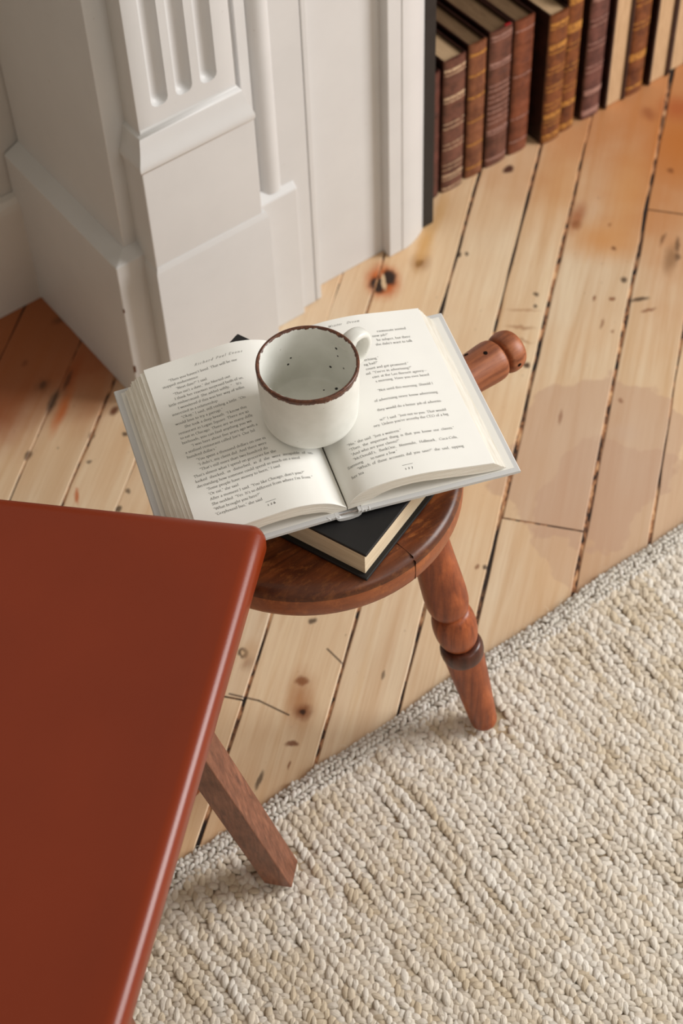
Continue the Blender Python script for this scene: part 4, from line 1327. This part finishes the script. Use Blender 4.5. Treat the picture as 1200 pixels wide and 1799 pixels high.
def glyph_quads(ch, slant=0.0, heavy=6.6, thin=2.4):
    adv, strokes = G[ch]
    quads = []
    na = math.radians(18); nx, ny = math.cos(na), math.sin(na)
    for smooth, pts in strokes:
        P_ = smooth_profile(pts, 4) if smooth and len(pts) > 2 else [tuple(map(float, p)) for p in pts]
        P_ = np.array(P_, float)
        if slant: P_[:, 0] += slant * P_[:, 1]
        d = np.gradient(P_, axis=0) if len(P_) > 2 else np.array([P_[1] - P_[0]] * 2)
        d = d / np.maximum(np.hypot(d[:, 0], d[:, 1]), 1e-6)[:, None]
        w = thin + (heavy - thin) * np.abs(d[:, 0] * ny - d[:, 1] * nx)
        nrm = np.stack([-d[:, 1], d[:, 0]], 1)
        a = P_ + nrm * w[:, None] / 2; b = P_ - nrm * w[:, None] / 2
        for i in range(len(P_) - 1):
            quads.append((a[i], b[i], b[i + 1], a[i + 1]))
    return adv, quads


def text_width(s, track=0):
    return sum((SPACE if c == ' ' else G[c][0]) + track for c in s)


def set_line(mb, s, u0, v0, em, width=None, slant=0.0, track=0, dv=0.0, **kw):
    """sets a line of print from (u0, v0) on the curved page; width stretches the word spaces"""
    sc = em / 100
    nsp = s.count(' ')
    extra = 0
    if width is not None and nsp:
        extra = (width / sc - text_width(s, track)) / nsp
    x = 0
    for c in s:
        if c == ' ':
            x += SPACE + track + extra; continue
        adv, quads = glyph_quads(c, slant, **kw)
        for q in quads:
            pts = []
            for p in q:
                u = u0 + (x + p[0]) * sc; vv_ = v0 + p[1] * sc
                pts.append(B3(u, vv_, page_z(u) + 0.00016))
            mb.add(pts, [(0, 1, 2, 3)])
        x += adv + track
    return x * sc


V1, DV = 0.1800, 0.00563   # first baseline and line pitch
EM = 0.00412
LM, RM = -0.1150, -0.0110
left_lines = [
    (1, '"Then you haven\'t lived. That will be our', 1, None), (2, 'stopped midsentence.', 0, None), (3, '"Next date?" I said.', 1.6, None),
    (4, '"This isn\'t a date," she blurted out.', 1, None), (5, 'I think her reaction surprised both of us,', 1, None), (6, 'little embarrassed. She added softly, "... It\'s', 0, None),
    (7, 'I wondered if this was her way of tellin', 1, None), (8, 'interested in a relationship.', 0, None), (9, '"Okay," I said, still reeling a little. "On', 1, None),
    (10, 'would love to try a pierogi."', 0, None), (11, 'She took a deep breath. "I know this', 1, None), (12, 'restaurant in Logan Square. There are so', 0, None),
    (13, 'to eat in Chicago. There are so many diffe', 0, None), (14, 'borhoods, you can find anything you wa', 0, None), (15, '"I was here about five years ago with a', 1, None),
    (16, 'a seafood restaurant called Joe\'s. Our bil', 0, None), (17, 'hundred dollars."', 0, None), (18, '"You spent a thousand dollars on one m', 1, None),
    (19, '"I didn\'t, my client did. And there were', 1, None), (20, '"That\'s still more than two hundred do', 1, None), (21, 'That\'s almost what I spend on groceries for the', 0, None),
    (22, 'looked shocked, or disturbed, as if she were incapable of un-', 0, 'J'), (23, 'derstanding how someone could spend so much on a meal.', 0, None),
    (24, '"Some people have money to burn," I said.', 1, None), (25, '"Or eat," she said.', 1, None), (26, 'After a moment I said, "You like Chicago, don\'t you?"', 1, None),
    (27, 'She nodded. "Yes. It\'s so different from where I\'m from."', 1, None), (28, '"What brought you here?"', 1, None), (29, '"Greyhound bus," she said.', 1, None),
]
mbl = MB()
for n_, s_, ind, jus in left_lines:
    u0 = LM + ind * 0.0068
    nat = text_width(s_) * EM / 100
    w = None
    if jus == 'J': w = RM - u0
    if nat > RM - u0: w = RM - u0
    em_ = EM
    if w is not None and w < nat * .97: em_ = EM * .96
    set_line(mbl, s_, u0, V1 - DV * (n_ - 1), em_, w)
set_line(mbl, 'Richard Paul Evans', -0.0822, V1 + 0.0088, 0.0040, None, 0.5, 22, heavy=7, thin=2.6)
set_line(mbl, '126', -0.0655, 0.0148, 0.0040, None, 0, 28, heavy=10, thin=5)
uu0 = -0.0662
qs = [B3(u, v_, page_z(u) + .00016) for u, v_ in ((uu0, .0190), (uu0 + .0090, .0190), (uu0 + .0090, .0193), (uu0, .0193))]
mbl.add(qs, [(0, 1, 2, 3)])
mbl.build('printed_text', M_ink, ob, kind='stuff')

LR, RR = 0.0100, 0.1120
right_lines = [  # number, words, left end (None: set back from the right end), right end
    (1, 'roommate invited', None, .1110), (2, 'new job?"', None, .0925), (3, 'he subject, but there', None, .1115), (4, 'she didn\'t want to talk', None, .1115),
    (7, 'ertising."', None, .0745), (8, 'ng bad?"', None, .0720), (9, 'count and got promoted."', None, .0985), (10, 'aid. "You\'re in advertising?"', None, .0995),
    (11, 'riter at the Leo Burnett agency_', None, .1120), (12, 's morning. Have you ever heard', None, .1120), (14, '"Not until this morning. Should I', None, .1115),
    (16, 'of advertising never know advertising', None, .1120), (18, 'they would do a better job of advertis-', None, .1120),
    (20, 'se?" I said. "Just not to you. That would', None, .1120), (21, 'ney. Unless you\'re secretly the CEO of a big', None, .1120),
    (23, '"No," she said. "Just a waitress."', .0168, None), (24, '"Then, the important thing is that you know our clients."', .0168, .1115), (25, '"And who are your clients?"', .0168, None),
    (26, '"McDonald\'s, BankOne, Nintendo, Hallmark, Coca-Cola,', .0168, .1105), (27, 'Samsung . . . to name a few."', .0100, None), (28, '"Which of those accounts did you save?" she said, sipping', .0168, .1120), (29, 'her tea.', .0100, None),
]
mbr = MB()
for n_, s_, a_, b_ in right_lines:
    nat = text_width(s_) * EM / 100
    vv0 = 0.1742 - 0.005447 * (n_ - 1)
    if a_ is None:
        set_line(mbr, s_, b_ - nat, vv0, EM, None)
    elif b_ is not None:
        k_ = min(1.0, (b_ - a_) / nat * 1.02)
        set_line(mbr, s_, a_, vv0, EM * max(k_, .9), b_ - a_)
    else:
        set_line(mbr, s_, a_, vv0, EM, None)
set_line(mbr, 'Winter', 0.0425, 0.1902, 0.0038, None, 0.5, 15, heavy=7, thin=2.6)
set_line(mbr, 'Dream', 0.0600, 0.1902, 0.0038, None, 0.5, 15, heavy=7, thin=2.6)
set_line(mbr, '127', 0.0540, 0.0125, 0.0040, None, 0, 28, heavy=10, thin=5)
qs = [B3(u, v_, page_z(u) + .00016) for u, v_ in ((.0530, .0175), (.0623, .0175), (.0623, .0178), (.0530, .0178))]
mbr.add(qs, [(0, 1, 2, 3)])
mbr.build('printed_text', M_ink, ob, kind='stuff')

# ================================================================== MUG
z0, hh = MUG_Z0, MUG_H
specks = []
def ray_inside(px, r=0.0392):
    d = np.array(RT) * ((px[0] - 600) / 3049.44) - np.array(UP) * ((px[1] - 899.5) / 3049.44) - np.array(BK)
    o_ = np.array([0, 0, 1.55])
    # far wall of the inner cylinder
    a = d[0] ** 2 + d[1] ** 2; rel = o_[:2] - MUG_C; b = 2 * (rel @ d[:2]); c = rel @ rel - r * r
    disc = b * b - 4 * a * c
    if disc < 0: return None
    t = (-b + math.sqrt(disc)) / (2 * a)
    p = o_ + d * t
    if p[2] < z0 + .0075:
        t = (z0 + .0075 - 1.55) / d[2]; p = o_ + d * t
    return p
for px, r in [((549, 578), .0014), ((590, 613), .0012), ((593, 626), .0008), ((581, 644), .0012), ((604, 647), .0008), ((511, 629), .0008), ((506, 640), .0010), ((479, 612), .0006), ((460, 637), .0007), ((591, 683), .0012), ((569, 685), .0007), ((522, 572), .0026), ((556, 570), .0012)]:
    p = ray_inside(px)
    if p is not None: specks.append((float(p[0]), float(p[1]), float(p[2]), r * 1.2))
M_mug = mug_mat('speckled_white_glaze', specks, z0 + hh)
mug = empty('ceramic_mug', (MUG_C[0], MUG_C[1], z0), 'white speckled stoneware mug with a brown glazed rim standing on the open book', 'mug')
ro = 0.0434
out = smooth_profile([(0.030, 0.0002), (0.0345, 0.0003), (0.0380, 0.0020), (0.0402, 0.0058), (0.0412, 0.0110), (0.0420, 0.025), (0.0427, 0.045), (0.0431, hh - .008), (0.0433, hh - .0030)], 4)
lip = [(0.0434, hh - .0018), (0.04325, hh - .0006), (0.0424, hh), (0.0413, hh - .0002), (0.0405, hh - .0009), (0.0401, hh - .0025)]
inn = smooth_profile([(0.0400, hh - .004), (0.0397, hh - .02), (0.0390, 0.030), (0.0383, 0.016), (0.0374, 0.0105), (0.0355, 0.0082), (0.030, 0.0074), (0.012, 0.0073)], 4)
v, f = lathe([(r, z + z0) for r, z in out + lip + inn], 96, True, True)
v = [(x + MUG_C[0], y + MUG_C[1], z) for x, y, z in v]
obj('body', v, f, M_mug, mug, smooth=True, auto=60)
# ear handle: a flat strap bent in a loop
path = smooth_profile([(0.0405, .0535), (0.0480, .0585), (0.0575, .0590), (0.0645, .0545), (0.0670, .0450), (0.0648, .0375), (0.0585, .0310), (0.0490, .0285), (0.0405, .0270)], 5)
az = math.radians(7.5)
er = np.array([math.cos(az), math.sin(az), 0]); et = np.array([-er[1], er[0], 0])
v = []; f = []; ns = 14
P_ = np.array(path); D_ = np.gradient(P_, axis=0); D_ /= np.hypot(D_[:, 0], D_[:, 1])[:, None]
for i, (rr, zz1) in enumerate(path):
    nr_, nz_ = D_[i, 1], -D_[i, 0]
    flare = 1.0 + .25 * (abs(i / (len(path) - 1) - .5) * 2) ** 3
    for j in range(ns):
        a = 2 * math.pi * j / ns
        w = .0066 * flare * np.sign(math.cos(a)) * abs(math.cos(a)) ** .8; th = .0036 * np.sign(math.sin(a)) * abs(math.sin(a)) ** .8
        p = np.array([MUG_C[0], MUG_C[1], z0 + zz1]) + er * rr + et * w + (er * nr_ + np.array([0, 0, nz_])) * th
        v.append(tuple(p))
for i in range(len(path) - 1):
    for j in range(ns):
        f.append((i * ns + j, i * ns + (j + 1) % ns, (i + 1) * ns + (j + 1) % ns, (i + 1) * ns + j))
f.append(tuple(range(ns))); f.append(tuple(range((len(path) - 1) * ns, len(path) * ns)))
obj('handle', v, f, mug_mat('handle_glaze', [], z0 + hh + .02), mug, smooth=True, auto=60)

# ================================================================== CHAIR
CZ = 0.450
C0 = np.array([0.4318, 0.7287]); EL = np.array([-0.696, 0.718]); EB = np.array([-0.7493, -0.6622])
C0 = C0 - EB * 0.0125
UL, VL = 0.50, 0.51
chair = empty('leather_chair', (*(C0 + EL * UL / 2 + EB * VL / 2), 0.0), 'low chair with a rust brown leather seat and square walnut legs, in the foreground', 'chair')


def seat_mesh():
    r = 0.0135; th = 0.029
    def samp(Ln): 
        e_ = r * (1 - np.cos(np.linspace(0, math.pi / 2, 7)))
        mid = np.linspace(r, Ln - r, 26)[1:-1]
        return np.concatenate([e_, mid, (Ln - e_)[::-1]])
    us, vs = samp(UL), samp(VL)
    v = []
    def drop(d): return r - math.sqrt(max(0, r * r - (r - d) ** 2)) if d < r else 0.0
    for u in us:
        for w in vs:
            du, dv = min(u, UL - u), min(w, VL - w)
            k = (r - du) ** 2 if du < r else 0; k2 = (r - dv) ** 2 if dv < r else 0
            rr = math.sqrt(k + k2)
            z = CZ - (r - math.sqrt(max(0, r * r - rr * rr)) if rr < r else r)
            sag = 0.014 * (math.sin(math.pi * min(1, max(0, u / UL))) ** .7) * (math.sin(math.pi * min(1, max(0, w / VL))) ** .5)
            # rounded corner: pull in
            pu, pw = u, w
            if rr > r:
                s = r / rr
                pu = (r - (r - du) * s) if u < UL / 2 else UL - (r - (r - du) * s)
                pw = (r - (r - dv) * s) if w < VL / 2 else VL - (r - (r - dv) * s)
                if du >= r: pu = u
                if dv >= r: pw = w
            p = C0 + EL * pu + EB * pw
            v.append((p[0], p[1], z - sag))
    nv = len(vs); nu = len(us); f = []
    for i in range(nu - 1):
        for j in range(nv - 1):
            f.append((i * nv + j, (i + 1) * nv + j, (i + 1) * nv + j + 1, i * nv + j + 1))
    ring = [i * nv for i in range(nu)] + [(nu - 1) * nv + j for j in range(1, nv)] + [i * nv + nv - 1 for i in range(nu - 2, -1, -1)] + [j for j in range(nv - 2, 0, -1)]
    base = len(v); n = len(ring)
    for lv, (ins, z) in enumerate(((0.0, CZ - th + .006), (0.0012, CZ - th + .002), (0.005, CZ - th))):
        for q in ring:
            p = np.array(v[q][:2]); c = C0 + EL * UL / 2 + EB * VL / 2
            d = c - p; d /= np.linalg.norm(d)
            p = p + d * ins
            v.append((p[0], p[1], z))
    for k in range(n):
        k2 = (k + 1) % n
        f.append((ring[k], ring[k2], base + k2, base + k))
        for lv in range(2):
            f.append((base + lv * n + k, base + lv * n + k2, base + (lv + 1) * n + k2, base + (lv + 1) * n + k))
    f.append(tuple(base + 2 * n + k for k in range(n)))
    return v, f


v, f = seat_mesh()
obj('leather_seat', v, f, M_leather, chair, smooth=True, auto=70)
# frame rails under the leather
def uvp(u, w): return C0 + EL * u + EB * w
def rail(u0, w0, u1, w1, hw, z0_, z1_):
    a, b = uvp(u0, w0), uvp(u1, w1)
    d = (b - a) / np.linalg.norm(b - a); n_ = np.array([-d[1], d[0]])
    mtx = Matrix(((d[0], n_[0], 0, a[0]), (d[1], n_[1], 0, a[1]), (0, 0, 1, 0), (0, 0, 0, 1)))
    mb = MB(); mb.add(*xform(box(0, float(np.linalg.norm(b - a)), -hw, hw, z0_, z1_, .002), mtx)); return mb.build('frame_rail', M_walnut, chair)
for a in ((.07, .10, .43, .10), (.07, .40, .43, .40), (.07, .12, .07, .38), (.43, .12, .43, .38)):
    rail(*a, .011, CZ - .062, CZ - .0345)
# splayed square legs
Fq = [np.array([0.3956, 0.6700]), np.array([0.3738, 0.6504]), np.array([0.3557, 0.6705])]
Fq.append(Fq[0] + Fq[2] - Fq[1])
cen = sum(Fq) / 4
def to_uw(p):
    A = np.array([EL, EB]).T
    return np.linalg.solve(A, p - C0)
sh = np.array([-0.0597, 0.0106]) / 0.288
def leg_pts(mu, mw, zf):
    out_ = []
    for z, dz in ((zf, 0), (CZ - .034, CZ - .034 - zf)):
        for p in Fq:
            q = to_uw(p + sh * dz)
            uu1 = UL - q[0] if mu else q[0]; ww1 = VL - q[1] if mw else q[1]
            out_.append((*uvp(uu1, ww1), z))
    return out_
for mu, mw in ((0, 0), (1, 0), (0, 1), (1, 1)):
    P8 = leg_pts(mu, mw, 0.0130)
    v_, f_ = P8, [(0, 1, 2, 3), (4, 5, 6, 7), (0, 1, 5, 4), (1, 2, 6, 5), (2, 3, 7, 6), (3, 0, 4, 7)]
    o = obj('leg', v_, f_, M_walnut, chair)
    md = o.modifiers.new('edge', 'BEVEL'); md.width = 0.0012; md.segments = 2
